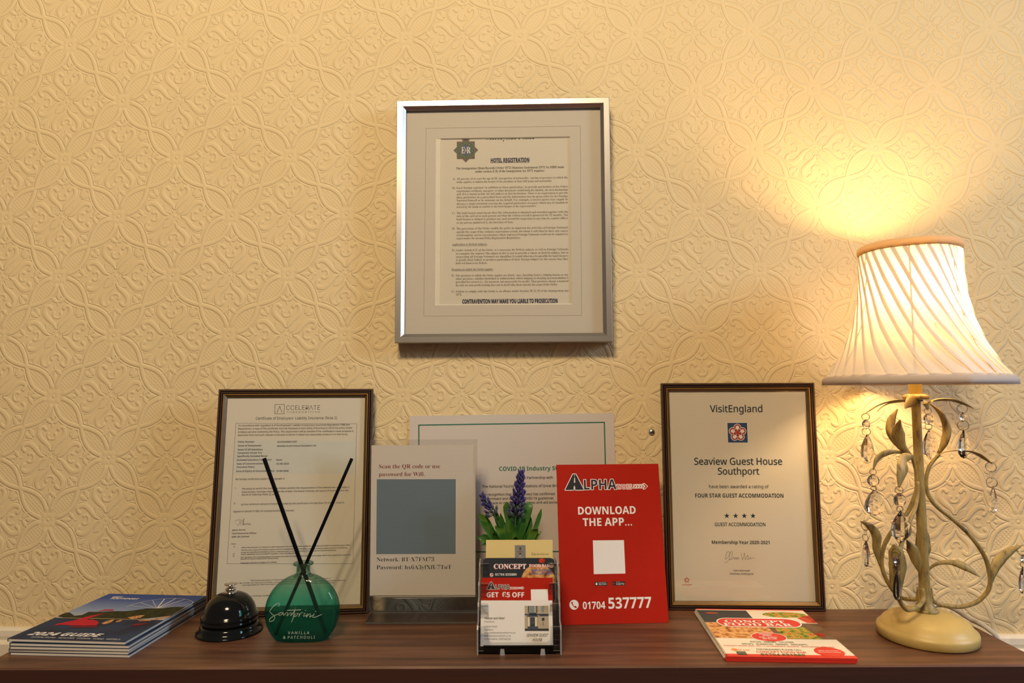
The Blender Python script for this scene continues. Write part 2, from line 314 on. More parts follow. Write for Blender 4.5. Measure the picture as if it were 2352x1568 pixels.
CE = [
 ('T', 'CCELERΛTE', -15.26, 293.05, 49.87, 6.71),
 ('T', 'U N D E R W R I T I N G', -14.28, 288.71, 48.82, 2.08),
 ('H', "Certificate of Employers' Liability Insurance (Note 1)", -59.04, 278.78, 119.36, 3.91),
 ('n', "(In accordance with regulation 5 of the Employers' Liability (Compulsory Insurance) Regulations 1998 (the", -83.35, 269.03, 162.48, 2.52),
 ('n', 'Regulations), a copy of this certificate must be displayed at each place of business at which the policy holder', -83.66, 264.35, 167.24, 2.51),
 ('n', 'employs persons covered by the Policy. This requirement will be satisfied if the certificate is made available in', -83.62, 259.53, 168.81, 2.51),
 ('n', 'electronic form and each relevant employee to whom it relates has reasonable access to it in that form).', -83.58, 254.88, 160.54, 2.51),
 ('NB', 'Policy Number:', -82.65, 244.98, 23.83, 2.5),
 ('NB', 'ACCGUH00012297', -26.11, 244.31, 28.76, 2.5),
 ('NB', 'Name of Policyholder:', -82.68, 239.3, 34.78, 2.49),
 ('NB', 'Seaview Guest House Southport Ltd', -26.19, 238.42, 56.52, 2.5),
 ('NB', 'Name Of All Subsidiary', -82.7, 233.51, 35.98, 2.49),
 ('NB', 'Companies Except Any', -82.77, 228.78, 35.28, 2.49),
 ('NB', 'Specifically Excluded Below:', -82.84, 223.94, 43.86, 2.48),
 ('NB', 'Excluded Subsidiary Companies:', -82.87, 218.47, 49.75, 2.48),
 ('NB', 'None', -26.33, 218.06, 8.5, 2.48),
 ('NB', 'Date of Commencement of', -82.78, 212.93, 42.34, 2.47),
 ('NB', '15/09/2025', -26.18, 212.2, 18.44, 2.48),
 ('NB', 'Insurance Policy:', -82.95, 208.19, 26.26, 2.47),
 ('NB', 'Date of Expiry of Insurance Policy:', -83.09, 202.24, 55.19, 2.47),
 ('NB', '14/09/2026', -25.91, 201.75, 18.07, 2.47),
 ('n', 'We hereby certify that subject to paragraph 2:', -83.99, 190.67, 70.86, 2.46),
 ('n', '1.', -83.81, 178.17, 1.88, 2.45),
 ('n', 'the policy to which this certificate relates satisfies the requirements of the relevant law applicable in', -73.53, 176.88, 154.87, 2.45),
 ('n', 'Great Britain, Northern Ireland, the Isle of Man, the Island of Jersey, the Island of Guernsey and the', -73.61, 172.17, 153.53, 2.44),
 ('n', 'Island of Alderney (Note 2); and', -73.58, 168.33, 49.16, 2.44),
 ('n', '2.', -84.09, 156.31, 2.55, 2.41),
 ('n', '(a) the minimum amount of cover provided by this certificate is no less than £5 million (Note 3)', -73.74, 154.58, 148.2, 2.41),
 ('n', 'Signed on behalf of QBE UK Limited (Authorised Insurer).', -84.04, 144.58, 87.1, 2.4),
 ('NB', 'Jason Harris', -84.51, 118.49, 19.03, 2.1),
 ('NB', 'Chief Executive Officer', -84.53, 113.65, 35.09, 2.1),
 ('NB', 'QBE UK Limited', -84.4, 109.04, 24.49, 2.1),
 ('I', 'Notes', -84.68, 99.4, 6.46, 1.53),
 ('I', '1)', -81.67, 95.76, 2.25, 1.67),
 ('I', 'Where the employer is a company to which regulation 3 (2) of the Regulation applies the certificate shall state in a prominent place, either', -70.03, 93.93, 154.77, 1.67),
 ('I', 'that the policy covers the holding company and all its subsidiaries, or that the policy covers the holding company and all its subsidiaries', -70.11, 90.37, 150.7, 1.67),
 ('I', 'except any specifically excluded by name, or that the policy covers the holding company only the named subsidiaries.', -70.35, 87.18, 135.46, 1.67),
 ('I', '2)', -81.51, 85.63, 2.24, 1.67),
 ('I', 'Specify applicable law as provided for regulation 4 (6) of the Regulations.', -70.31, 84.34, 80.44, 1.67),
 ('I', '3)', -81.61, 82.45, 2.24, 1.66),
 ('I', 'See regulation 3(1) of the Regulations and delete whichever of paragraph 2(a) or 2(b) does not apply. Where 2(b) is applicable, specify the', -70.4, 80.28, 156.26, 1.66),
 ('I', 'amount of cover provided by the relevant policy.', -70.36, 77.93, 53.47, 1.66),
 ('I', 'Paragraph 2 (b) does not apply and is deleted', -70.05, 72.44, 50.62, 1.8),
 ('h', 'This insurance policy is underwritten by Accelerate Underwriting Limited on behalf of', -55.23, 47.89, 112.92, 1.79),
 ('h', 'QBE UK Limited, 30 Fenchurch Street, London, EC3M 3BD is authorised by the Prudential Regulation Authority', -78.2, 44.67, 158.08, 1.78),
 ('h', 'and regulated by the Financial Conduct Authority and the Prudential Regulation Authority', -66.06, 41.85, 130.0, 1.78),
 ('h', 'Employers Liability Certificate / QUMELC', -75.45, 26.53, 50.08, 1.77),
]
CE_BOX = [(-87.47, 273.71), (89.81, 271.55), (89.42, 68.16), (-88.73, 72.6)]
CE_PANEL = [(-86.54, 248.85), (89.41, 245.65), (88.54, 197.28), (-87.83, 200.46)]
CE_LOGO = [(-31.91, 301.26), (-18.1, 301.21), (-18.04, 287.35), (-31.6, 287.41)]
CE_SIG = [
 [(-81.59, 132.0), (-78.56, 133.32), (-73.67, 134.18), (-74.47, 130.68), (-75.38, 126.77), (-77.04, 126.25), (-78.27, 127.97)],
 [(-73.25, 126.43), (-72.18, 132.73), (-70.82, 133.68), (-69.73, 131.68), (-71.28, 129.19), (-69.44, 126.33), (-69.03, 134.47), (-68.2, 134.73), (-68.89, 126.6), (-67.72, 128.39), (-66.63, 126.54), (-65.62, 128.76), (-64.65, 126.48), (-63.51, 128.98), (-62.68, 126.57), (-61.66, 128.65), (-60.98, 126.38), (-59.4, 128.59), (-58.45, 126.6), (-60.12, 126.08)],
]
CE_IN = [(-99.13, 310.99), (100.68, 311.52), (101.63, 10.04), (-99.6, 14.2)]
CO = (0.0012, 0.9715, 0.3125, 0.2247, 0.0124)
COT = [
 ('NBG', 'COVID-19 Industry Standard', -19.36, 139.8, 118.21, 6.14),
 ('N', 'In Partnership with', 15.93, 127.23, 45.78, 3.73),
 ('N', 'The National Tourist Organisations of Great Britain', -45.65, 114.79, 121.77, 3.72),
 ('N', 'In recognition that this business has confirmed', -43.88, 102.79, 107.66, 3.58),
 ('N', 'government and industry COVID-19 guidelines', -44.95, 96.45, 106.8, 3.58),
 ('N', 'place to maintain cleanliness and aid social', -34.19, 90.19, 102.29, 3.57),
]
CO_LINE = [(-141.73, 210.54), (141.41, 210.68), (140.95, 18.66), (-142.06, 19.95)]
WI = [
 ('SR', 'Scan the QR code or use', -63.68, 180.28, 87.93, 5.78),
 ('SR', 'password for Wifi.', -63.64, 169.01, 65.95, 5.76),
 ('S1', 'Network: BT-X7FM73', -65.58, 47.75, 81.71, 5.59),
 ('S1', 'Password: hx6A3yfXfU7TuT', -65.54, 36.72, 106.03, 5.58),
]
WI_SQ = [(-66.49, 164.58), (46.54, 164.28), (46.57, 58.0), (-66.24, 58.08)]
TX = [
 ('W', 'DOWNLOAD', -45.64, 145.95, 83.0, 10.55),
 ('W', 'THE APP...', -39.52, 130.03, 70.41, 10.7),
 ('W', '01704', -43.85, 19.84, 31.28, 9.41),
 ('W', '537777', -8.28, 19.76, 60.25, 14.15),
 ('w', 'App Store', -20.77, 50.94, 11.23, 2.49),
 ('w', 'Google Play', 3.95, 50.72, 11.45, 2.49),
 ('w', 'Download on the', -20.43, 53.61, 10.31, 0.95),
 ('w', 'GET IT ON', 4.31, 53.57, 5.07, 0.95),
]
TX_A = [
 [(-51.21, 202.22), (-47.03, 202.17), (-36.22, 180.26), (-48.38, 180.25), (-48.85, 186.2), (-50.42, 186.1), (-51.18, 180.29), (-63.0, 180.33)],
 [(-49.39, 197.75), (-48.46, 197.74), (-48.12, 190.44), (-50.18, 190.35)],
 [(-49.32, 201.4), (-48.57, 201.4), (-48.54, 199.57), (-49.3, 199.46)],
]
TX_LPHA = [('K', 'LPHA', -35.7, 180.53, 47.03, 13.84), ('r', 'TAXIS', 11.78, 180.81, 22.16, 5.96)]
TX_ARROW = [
 (35.92, 187.18),
 (49.78, 187.3),
 (49.53, 188.34),
 (52.69, 188.48),
 (57.45, 184.14),
 (52.43, 179.64),
 (49.28, 179.68),
 (49.7, 181.2),
 (35.53, 181.09),
]
TX_CHEV = [
 [(36.79, 185.95), (38.17, 185.93), (39.82, 184.2), (38.13, 182.27), (36.74, 182.29), (38.44, 184.22)],
 [(40.56, 185.9), (41.94, 185.88), (43.59, 184.15), (41.9, 182.22), (40.51, 182.24), (42.21, 184.17)],
 [(44.33, 185.85), (45.72, 185.83), (47.37, 184.1), (45.67, 182.17), (44.28, 182.19), (45.98, 184.12)],
 [(48.11, 185.8), (49.49, 185.78), (51.14, 184.05), (49.44, 182.12), (48.06, 182.14), (49.76, 184.06)],
 [(50.72, 187.29), (52.61, 187.26), (56.0, 184.1), (52.37, 180.74), (50.61, 180.76), (53.67, 184.13)],
]
TX_SQ = [(-26.12, 110.43), (18.16, 110.11), (17.83, 65.27), (-26.76, 65.26)]
TX_BADGE = [
 [(-25.78, 55.13), (-8.18, 54.89), (-8.37, 49.73), (-25.97, 49.86)],
 [(-0.93, 55.1), (16.78, 54.91), (16.58, 49.69), (-1.13, 49.82)],
]
TX_PH = [
 (-55.91, 25.8),
 (-49.47, 25.66),
 (-58.74, 30.11),
 (-57.19, 28.19),
 (-57.87, 27.03),
 (-55.6, 23.74),
 (-54.14, 24.47),
 (-51.95, 23.07),
 (-52.65, 21.61),
 (-54.48, 21.65),
 (-57.69, 24.67),
 (-59.93, 28.54),
]
FL = [
 ('SBW', 'CONCEPT', -47.07, 125.96, 79.22, 13.5),
 ('SBW', 'FOOD BAR', -51.57, 114.37, 89.28, 13.14),
 ('SBW', 'OPENING', -16.2, 79.51, 16.53, 4.47),
 ('SBW', 'TIMES', -13.26, 73.71, 10.95, 4.41),
 ('SBW', 'TUES - SUNDAY', -19.05, 66.9, 22.1, 4.33),
 ('SBW', '5PM TIL LATE', -16.73, 61.12, 17.65, 4.28),
 ('G', 'PIZZAS   KEBABS   CALZONE', -34.61, 47.41, 52.07, 4.72),
 ('G', 'WRAPS   BURRITOS   DRINKS   DESSERTS', -47.13, 39.94, 77.89, 4.62),
 ('R', 'CONCEPT FOOD BAR  NO 11 SCARISBRICK AVENUE  SOUTHPORT PR8 1NN', -70.82, 38.33, 130.86, 4.05),
 ('G', 'FOR DELIVERIES PLEASE CALL', -34.68, 22.22, 52.87, 4.71),
 ('R', 'CONCEPT FOOD BAR', -36.99, 10.7, 57.73, 7.56),
 ('GB', '01704 631889', -34.1, -1.06, 50.69, 7.88),
 ('O', 'JUST EAT', -62.44, 18.18, 19.17, 5.52),
]
FL_PILL = [(-58.44, 144.67), (51.54, 151.44), (48.21, 113.79), (-61.19, 104.75)]
FL_ELL = [(-6.7, 70.78), (-27.66, 68.91), (-0.88, 87.3), (48.75, 20.14), (31.67, 19.56), (54.11, 32.21)]
FL_BOX = [(-60.98, 16.59), (-50.17, 15.35), (-50.09, 5.16), (-61.32, 6.85)]
FL_SPLIT = [(-74.08, 63.3), (73.08, 67.3), (-5.71, 168.35), (-6.49, 144.55), (-2.33, 99.24)]
FL_RED = [(-74.18, 3.76), (71.05, 4.9)]
MG = [
 ('W', 'VISIT', -58.36, 167.62, 14.61, 5.94),
 ('W', 'SOUTHPORT', -55.81, 160.65, 41.02, 6.61),
 ('WI', '2024 GUIDE', -59.95, 12.58, 89.76, 10.7),
 ('w', 'ATTRACTIONS  |  BEACHES  |  EVENTS  |  FOOD  |  HOTELS', -48.49, 4.58, 112.27, 3.31),
]
MG_TREE = [
 (-74.24, 82.07),
 (-76.96, 96.84),
 (-70.03, 98.88),
 (-53.53, 86.33),
 (-45.57, 90.03),
 (-45.84, 103.54),
 (-31.48, 104.3),
 (-12.79, 108.75),
 (1.91, 109.54),
 (10.49, 113.52),
 (22.64, 123.11),
 (43.8, 125.41),
 (55.93, 132.34),
 (72.64, 133.34),
 (73.47, 95.8),
 (50.02, 82.79),
 (13.56, 72.27),
 (-18.26, 73.19),
 (-49.21, 73.46),
]
MG_FLAM = [
 [(-50.47, 45.21), (-52.64, 54.35), (-41.17, 67.39), (-35.38, 82.23), (-29.36, 90.82), (-18.07, 99.85), (-22.22, 92.85), (-26.3, 79.36), (-25.29, 71.27), (-18.26, 73.19), (-7.77, 67.17), (-0.91, 59.47), (1.38, 51.69), (-13.51, 49.6), (-31.55, 49.56), (-47.32, 50.84)],
 [(-33.57, 107.64), (-31.12, 114.04), (-20.05, 115.36), (-15.48, 111.4), (-19.87, 109.76), (-30.26, 109.2), (-32.9, 101.48)],
 [(44.86, 54.86), (48.05, 62.01), (59.72, 65.7), (61.74, 60.29), (50.41, 52.53)],
 [(-29.58, 46.56), (2.71, 49.56), (9.09, 44.21), (-24.32, 41.55)],
]
MG_BOAT = [
 [(2.6, 59.6), (2.88, 69.22), (9.2, 76.01), (11.97, 67.98), (11.67, 59.95), (7.91, 56.01)],
 [(20.89, 84.82), (30.74, 93.73), (38.25, 95.81), (38.18, 84.6), (31.89, 76.99)],
 [(42.09, 74.14), (58.19, 79.81), (59.19, 74.2), (46.02, 71.02)],
 [(15.09, 69.73), (20.51, 76.5), (22.18, 68.4), (18.97, 65.04)],
 [(58.47, 83.17), (73.47, 95.8), (74.04, 90.67), (63.34, 78.36)],
]
MG_WHEEL = [(36.74, 123.92), (-8.43, 119.55), (-10.13, 148.71), (15.57, 163.8), (46.14, 167.88), (72.02, 163.78)]
MG_SPLIT = [(-76.94, 77.08), (82.48, 79.2), (-74.2, 23.68), (70.92, 27.87)]
YC = [
 ('HD', 'Seaview', 15.17, 14.83, 22.08, 2.93),
 ('SBX', 'UK', -0.14, 13.57, 2.33, 1.17),
 ('SBX', 'LONDON', -2.51, 10.81, 7.5, 1.48),
]
YC_SQ = [(-5.7, 27.01), (7.96, 27.05), (8.09, 9.97), (-5.47, 9.89)]
CC = [
 ('SBW', 'CONCEPT', -29.25, 13.88, 38.2, 6.31),
 ('SBW', 'FOOD BAR', 12.25, 16.04, 24.59, 3.85),
 ('w2', '01704 631889', -27.58, 4.69, 25.01, 2.97),
 ('BL', 'OPENING TIMES', 14.91, 10.18, 23.08, 2.97),
 ('BL', '5PM TIL LATE 7 DAYS', 14.06, 6.17, 25.51, 2.44),
]
CC_C = [
 (-31.94, 5.61),
 (-29.88, 5.6),
 (22.71, -4.24),
 (43.09, -4.34),
 (27.52, 25.4),
 (31.62, 25.38),
 (38.51, 18.32),
 (41.37, 18.31),
]
RC = [('W', 'GET £5 OFF', -36.14, 5.15, 44.68, 6.08)]
RC_SQ = [(16.41, 14.76), (36.63, 15.0), (36.94, 0.88), (16.73, 0.62)]
RC_LOGO = [(-36.01, 14.98), (8.81, 15.0), (-31.04, 24.46)]
WC = [
 ('NI', 'SEAVIEW GUEST', 11.45, 10.59, 24.96, 3.34),
 ('NI', 'HOUSE', 18.45, 4.92, 10.9, 3.33),
 ('NI', 'Hassan and Abed', -37.94, 31.42, 23.18, 2.79),
 ('ng', 'Proprietors', -38.1, 27.57, 11.6, 1.85),
 ('ng', '27 Bath Street', -38.09, 21.58, 15.24, 2.1),
 ('ng', 'Southport', -38.09, 17.76, 10.58, 2.09),
 ('ng', 'enquiries@seaviewsouthport.co.uk', -38.08, 14.14, 36.82, 2.0),
 ('ng', 'www.seaviewsouthport.co.uk', -38.08, 10.48, 31.3, 1.99),
 ('ng', '01704 530874  07897562592', -38.07, 6.49, 31.25, 1.99),
]
WC_PH = [(9.56, 47.88), (38.12, 47.89), (37.91, 17.3), (9.44, 17.31)]
LV = [
 ('e', [(-12.4, -3, 305.3, 2.9), (-34.2, -6, 303.6, 5.2), (-52.7, -8, 299.2, 4.6), (-64.5, -8, 292.4, 3.5), (-74.4, -8, 286.2, 0.6)]),
 ('e', [(-6.1, 8, 303.9, 2.9), (-19.9, 20, 301.5, 5.2), (-29.2, 25, 297.3, 4.1), (-37.4, 28, 289.0, 0.6)]),
 ('f', [(-2.0, -8, 305.8, 5.8), (-14.8, -16, 304.3, 9.3), (-23.0, -22, 300.5, 5.8), (-29.5, -26, 295.0, 0.6)]),
 ('e', [(12.2, -3, 300.0, 2.3), (17.4, -6, 304.6, 4.6), (27.8, -8, 306.9, 5.8), (44.9, -8, 305.7, 5.2), (59.0, -8, 300.5, 3.5), (71.2, -8, 294.2, 0.6)]),
 ('e', [(16.4, 6, 299.8, 2.9), (33.3, 18, 303.7, 4.6), (49.0, 26, 305.3, 4.6), (62.2, 32, 303.4, 0.6)]),
 ('f', [(16.6, 10, 302.1, 3.5), (27.2, 20, 298.4, 5.2), (31.8, 26, 294.7, 4.1), (34.1, 30, 291.6, 0.6)]),
 ('f', [(-12.2, -2, 233.9, 1.2), (-26.5, 0, 248.5, 4.6), (-32.8, 4, 263.2, 5.2), (-28.7, 8, 278.5, 5.2), (-18.8, 10, 293.5, 0.6)]),
 ('f', [(-13.4, -8, 233.3, 1.2), (-27.7, -12, 245.5, 5.8), (-33.8, -16, 259.8, 8.1), (-35.1, -18, 269.5, 5.8), (-32.9, -20, 280.2, 0.6)]),
 ('f', [(-12.3, -4, 232.9, 1.2), (-31.5, -8, 237.9, 2.3), (-49.1, -12, 236.6, 4.6), (-61.8, -14, 229.0, 4.1), (-68.5, -16, 215.8, 0.6)]),
 ('f', [(-13.6, -12, 232.0, 2.3), (-30.7, -24, 230.4, 8.7), (-38.0, -32, 219.7, 10.4), (-44.2, -36, 207.6, 6.4), (-48.6, -38, 196.0, 1.2)]),
 ('f', [(28.1, 2, 234.5, 1.7), (38.2, 4, 249.7, 4.6), (43.8, 6, 266.8, 5.2), (38.3, 6, 284.1, 3.5), (30.1, 6, 294.0, 1.7), (22.3, 6, 300.4, 0.6)]),
 ('e', [(28.7, 2, 233.9, 2.3), (38.0, 0, 237.5, 2.9), (51.1, -2, 239.3, 2.9), (62.4, -4, 238.9, 2.9), (74.0, -6, 235.6, 4.6), (82.7, -7, 229.5, 4.1), (91.8, -8, 221.7, 0.6)]),
 ('f', [(-53.7, 6, 88.4, 0.6), (-57.9, 4, 110.1, 4.6), (-58.2, 2, 127.4, 5.8), (-66.7, 0, 140.1, 4.6), (-80.5, -2, 147.8, 0.6)]),
 ('f', [(-54.9, -40, 58.6, 0.6), (-60.1, -44, 77.1, 7.0), (-58.5, -46, 101.4, 9.9), (-60.3, -46, 119.9, 8.1), (-62.7, -46, 127.8, 0.6)]),
 ('f', [(-13.8, -14, 84.5, 0.6), (-18.8, -18, 99.7, 5.8), (-24.8, -20, 115.5, 7.0), (-31.5, -20, 127.5, 0.6)]),
 ('f', [(6.2, 12, 83.9, 0.6), (10.4, 16, 108.3, 9.3), (11.9, 18, 127.8, 7.5), (13.6, 20, 138.9, 0.6)]),
 ('f', [(4.7, -2, 85.2, 1.2), (12.8, -6, 93.4, 1.7), (27.3, -10, 97.0, 2.9), (44.1, -14, 93.0, 5.2), (53.6, -16, 87.0, 3.5), (61.4, -18, 80.4, 0.6)]),
 ('f', [(89.8, 4, 65.0, 0.6), (95.6, 6, 82.3, 5.2), (106.4, 8, 95.8, 6.4), (121.0, 10, 105.9, 4.6), (135.2, 10, 112.6, 1.2)]),
]
ARM = [
 ('bracket_arm', [(10.6, 6, 60.3), (12.9, 8, 46.9), (20.1, 10, 40.1), (35.9, 10, 36.2), (52.4, 10, 35.0), (71.5, 10, 40.0), (82.1, 8, 49.4), (88.1, 6, 60.0), (89.3, 5, 74.2), (85.2, 4, 95.1), (76.3, 3, 112.2), (62.5, 3, 130.7), (41.8, 3, 150.4), (27.4, 3, 161.8), (17.0, 2, 172.1), (10.8, 2, 184.6), (9.7, 2, 198.7), (12.7, 2, 212.9), (18.3, 2, 222.6), (28.7, 2, 233.9)]),
 ('bracket_arm', [(-0.7, 12, 58.6), (-0.2, 16, 45.1), (-5.5, 20, 41.7), (-17.6, 22, 42.9), (-27.1, 22, 50.3), (-36.3, 20, 63.3), (-44.7, 16, 79.7), (-47.8, 12, 97.0), (-45.8, 8, 114.8), (-37.5, 5, 132.3), (-24.7, 3, 147.9), (-15.6, 2, 159.8), (-9.8, 0, 173.7), (-5.8, -1, 186.2), (-4.2, -2, 197.6), (-5.2, -2, 212.3), (-8.6, -3, 224.9), (-11.2, -4, 232.3)]),
 ('bracket_arm', [(-7.9, -8, 64.2), (-9.2, -12, 51.2), (-20.4, -22, 46.7), (-34.0, -32, 45.5), (-46.2, -40, 46.9), (-54.1, -44, 53.5), (-58.7, -46, 61.9), (-60.6, -47, 78.0), (-58.6, -45, 98.5), (-52.8, -40, 115.8), (-41.9, -32, 135.5), (-29.9, -25, 152.0), (-16.7, -16, 166.8), (-9.0, -10, 183.6), (-7.0, -8, 200.1)]),
]
CRY = [
 ((-72.7, -8, 287.3), (-71.5, -8, 274.2), 5.8, (-70.3, -8, 261.2), (-71.8, -8, 225.6), 8.7, 20),
 ((33.6, 30, 293.4), (33.5, 30, 279.2), 7.0, (35.3, 30, 266.2), (33.3, 30, 225.5), 9.9, 10),
 ((57.1, -8, 298.8), (55.8, -8, 283.4), 5.8, (56.7, -8, 267.5), (54.6, -8, 229.1), 9.3, 30),
 ((90.7, -8, 223.3), (89.3, -8, 208.2), 4.6, (90.8, -8, 193.6), (88.9, -8, 158.4), 7.0, 55),
 ((-68.5, -16, 216.4), (-69.1, -16, 202.4), 7.5, (-67.9, -16, 190.8), (-69.3, -16, 157.6), 11.6, 0),
 ((-48.6, -38, 196.5), (-48.7, -38, 180.8), 8.1, (-47.1, -38, 167.9), (-48.9, -38, 129.8), 12.2, 10),
 ((-78.3, -2, 147.3), (-75.4, -2, 133.9), 3.5, (-74.7, -2, 123.8), (-76.1, -2, 89.3), 4.6, 75),
 ((-63.6, -52, 122.8), (-63.7, -52, 109.2), 5.8, (-63.1, -52, 98.7), (-64.7, -52, 61.6), 7.0, 40),
 ((135.7, 10, 112.1), (137.7, 10, 96.3), 5.2, (136.5, 10, 86.7), (134.5, 10, 51.5), 7.0, 30),
]
# ================================================================ the setting
def wallpaper_relief(n=1024):
    """one repeat of the embossed paper: interlaced bands, dotted lens shapes, four-fold scroll motifs"""
    g = (np.arange(n) + 0.5) / n; x, y = np.meshgrid(g, g); x = x - 0.5               # motif at (0.5, 0), rosette at (0, 0)
    a = (x + y + 0.5) % 1.0 - 0.5; b = (x - y + 0.5) % 1.0 - 0.5
    px, py = np.abs((a + b) / 2), np.abs((a - b) / 2); X, Y = np.minimum(px, py), np.maximum(px, py)
    d = (0.5 - X - Y) / math.sqrt(2); s = (X - Y + 0.5) / math.sqrt(2); Lh = math.sqrt(2) / 4
    ph = np.clip(s / Lh, 0, 1) * math.pi; A = 0.071; band = A * np.sin(ph); sl = np.sqrt(1 + (A * math.pi / Lh * np.cos(ph)) ** 2)
    db = (d - band) / sl
    ridge = lambda q, w: np.sqrt(np.clip(1 - (q / w) ** 2, 0, 1))
    rr = np.hypot(X, Y - 0.5); fade = np.clip((rr - 0.055) / 0.035, 0, 1)
    H = 0.62 * ridge(db, 0.0185) * fade
    H = np.maximum(H, 0.34 * ridge(db - 0.031, 0.0065) * fade)
    lens = (db < -0.02) & (d >= 0)
    gx, gy = np.meshgrid(g, g); q = 30
    dots = np.clip(np.cos(2 * math.pi * q * gx) * np.cos(2 * math.pi * q * gy), 0, 1) ** 0.7
    H = np.where(lens & (rr > 0.07), np.maximum(H, 0.05 + 0.17 * dots), H)
    H = np.maximum(H, 0.42 * ridge(rr, 0.014)); ang = np.arctan2(X, 0.5 - Y)
    H = np.maximum(H, 0.26 * ridge(np.hypot(rr - 0.045, rr * (ang - math.pi / 4)), 0.026)); H = np.maximum(H, 0.20 * ridge(np.hypot(rr - 0.040, rr * ang), 0.020))
    def stroke(ps, rs, h, hollow=0.0):
        nonlocal H
        P = spline(ps, 5); rad = np.interp(np.linspace(0, 1, len(P)), np.linspace(0, 1, len(rs)), rs)
        best = np.full(X.shape, -1.0)
        for (p, r0), (p2, r1) in zip(zip(P, rad), zip(P[1:], rad[1:])):
            e = p2 - p; t = np.clip(((X - p[0]) * e[0] + (Y - p[1]) * e[1]) / (e @ e + 1e-12), 0, 1)
            best = np.maximum(best, 1 - np.hypot(X - p[0] - t * e[0], Y - p[1] - t * e[1]) / (r0 + (r1 - r0) * t))
        H = np.maximum(H, h * np.sqrt(np.clip(best * (2 - best), 0, 1)) * (best > 0))
    def leaf(c, ang, L, W, h):
        nonlocal H
        ca, sa = math.cos(ang), math.sin(ang); u = (X - c[0]) * ca + (Y - c[1]) * sa; w = -(X - c[0]) * sa + (Y - c[1]) * ca
        wid = W * np.clip(1 - (u / L) ** 2, 1e-6, 1) ** 0.8; H = np.maximum(H, h * np.sqrt(np.clip(1 - (w / wid) ** 2, 0, 1)) * (np.abs(u) < L))
    scroll = [(0.008, 0.062), (0.030, 0.10), (0.085, 0.150), (0.113, 0.195), (0.106, 0.238), (0.078, 0.250), (0.056, 0.232)]
    stroke(scroll, [0.010, 0.018, 0.021, 0.022, 0.019, 0.014, 0.017], 0.55)
    stroke([(0.040, 0.088), (0.108, 0.148), (0.142, 0.195), (0.134, 0.250), (0.100, 0.276)], [0.0045, 0.0055, 0.0055, 0.005, 0.004], 0.22)
    stroke([(0.0, 0.150), (0.024, 0.156), (0.036, 0.178), (0.030, 0.192)], [0.010, 0.012, 0.011, 0.015], 0.42)
    leaf((0.0, 0.345), math.pi / 2, 0.040, 0.022, 0.50); leaf((0.034, 0.300), math.radians(38), 0.036, 0.018, 0.48); stroke([(0.0, 0.255), (0.0, 0.285)], [0.008, 0.012], 0.3)
    leaf((0.176, 0.204), math.radians(60), 0.040, 0.021, 0.42)
    leaf((0.062, 0.062), math.pi / 4, 0.052, 0.026, 0.25)
    stroke([(0.016, 0.030), (0.045, 0.082), (0.098, 0.100)], [0.004, 0.0055, 0.003], 0.34)
    H = np.maximum(H, 0.3 * ridge(np.hypot(X, Y), 0.013))
    for _ in range(1):
        H = (H * 4 + np.roll(H, 1, 0) + np.roll(H, -1, 0) + np.roll(H, 1, 1) + np.roll(H, -1, 1)) / 8
    return H
PU, PZ, OU, OZ = 0.18336, 0.18998, -0.3522, 1.30363      # the repeat and the place of one rosette
Hm = wallpaper_relief()
img = bpy.data.images.new('wallpaper_relief', Hm.shape[1], Hm.shape[0], float_buffer=True, is_data=True)
px = np.ones(Hm.shape + (4,), np.float32); px[..., :3] = Hm[..., None]; img.pixels.foreach_set(px.ravel()); img.update()
m, nt, N, L, p = newmat('embossed_wallpaper')
uv = N.new('ShaderNodeUVMap'); tx = N.new('ShaderNodeTexImage'); tx.image = img; tx.interpolation = 'Cubic'; tx.extension = 'REPEAT'
L.new(uv.outputs['UV'], tx.inputs['Vector'])
sp = N.new('ShaderNodeSeparateXYZ'); L.new(uv.outputs['UV'], sp.inputs[0])
def math_node(op, a, b=None):
    n = N.new('ShaderNodeMath'); n.operation = op
    for i, q in enumerate((a, b)):
        if q is None: continue
        if isinstance(q, (int, float)): n.inputs[i].default_value = q
        else: L.new(q, n.inputs[i])
    return n.outputs[0]
# paper joints: one every three repeats
sx = math_node('ADD', sp.outputs['X'], -(-0.2582 - OU) / PU); sx = math_node('DIVIDE', sx, 3.0)
sx = math_node('SUBTRACT', math_node('FRACT', math_node('ADD', sx, 0.5)), 0.5); sx = math_node('ABSOLUTE', sx)
joint = math_node('MULTIPLY', math_node('LESS_THAN', sx, 0.0010), 0.35)
tc = N.new('ShaderNodeTexCoord'); gr = N.new('ShaderNodeTexNoise'); gr.inputs['Scale'].default_value = 900; gr.inputs['Detail'].default_value = 3; L.new(tc.outputs['Object'], gr.inputs['Vector'])
bl = N.new('ShaderNodeTexNoise'); bl.inputs['Scale'].default_value = 5; bl.inputs['Detail'].default_value = 3; L.new(tc.outputs['Object'], bl.inputs['Vector'])
h = math_node('SUBTRACT', math_node('ADD', tx.outputs['Color'], math_node('MULTIPLY', gr.outputs['Fac'], 0.13)), joint)
bp = N.new('ShaderNodeBump'); bp.inputs['Strength'].default_value = 1.0; bp.inputs['Distance'].default_value = 0.0016; L.new(h, bp.inputs['Height']); L.new(bp.outputs['Normal'], p.inputs['Normal'])
cr = ramp(N, [(0.3, (0.755, 0.605, 0.345, 1)), (0.7, (0.79, 0.64, 0.375, 1))]); L.new(bl.outputs['Fac'], cr.inputs['Fac']); L.new(cr.outputs['Color'], p.inputs['Base Color'])
p.inputs['Roughness'].default_value = 0.62; p.inputs['Specular IOR Level'].default_value = 0.25
MATS['wallpaper'] = m
U0w, U1w, Z1 = -2.4, 2.4, 2.6
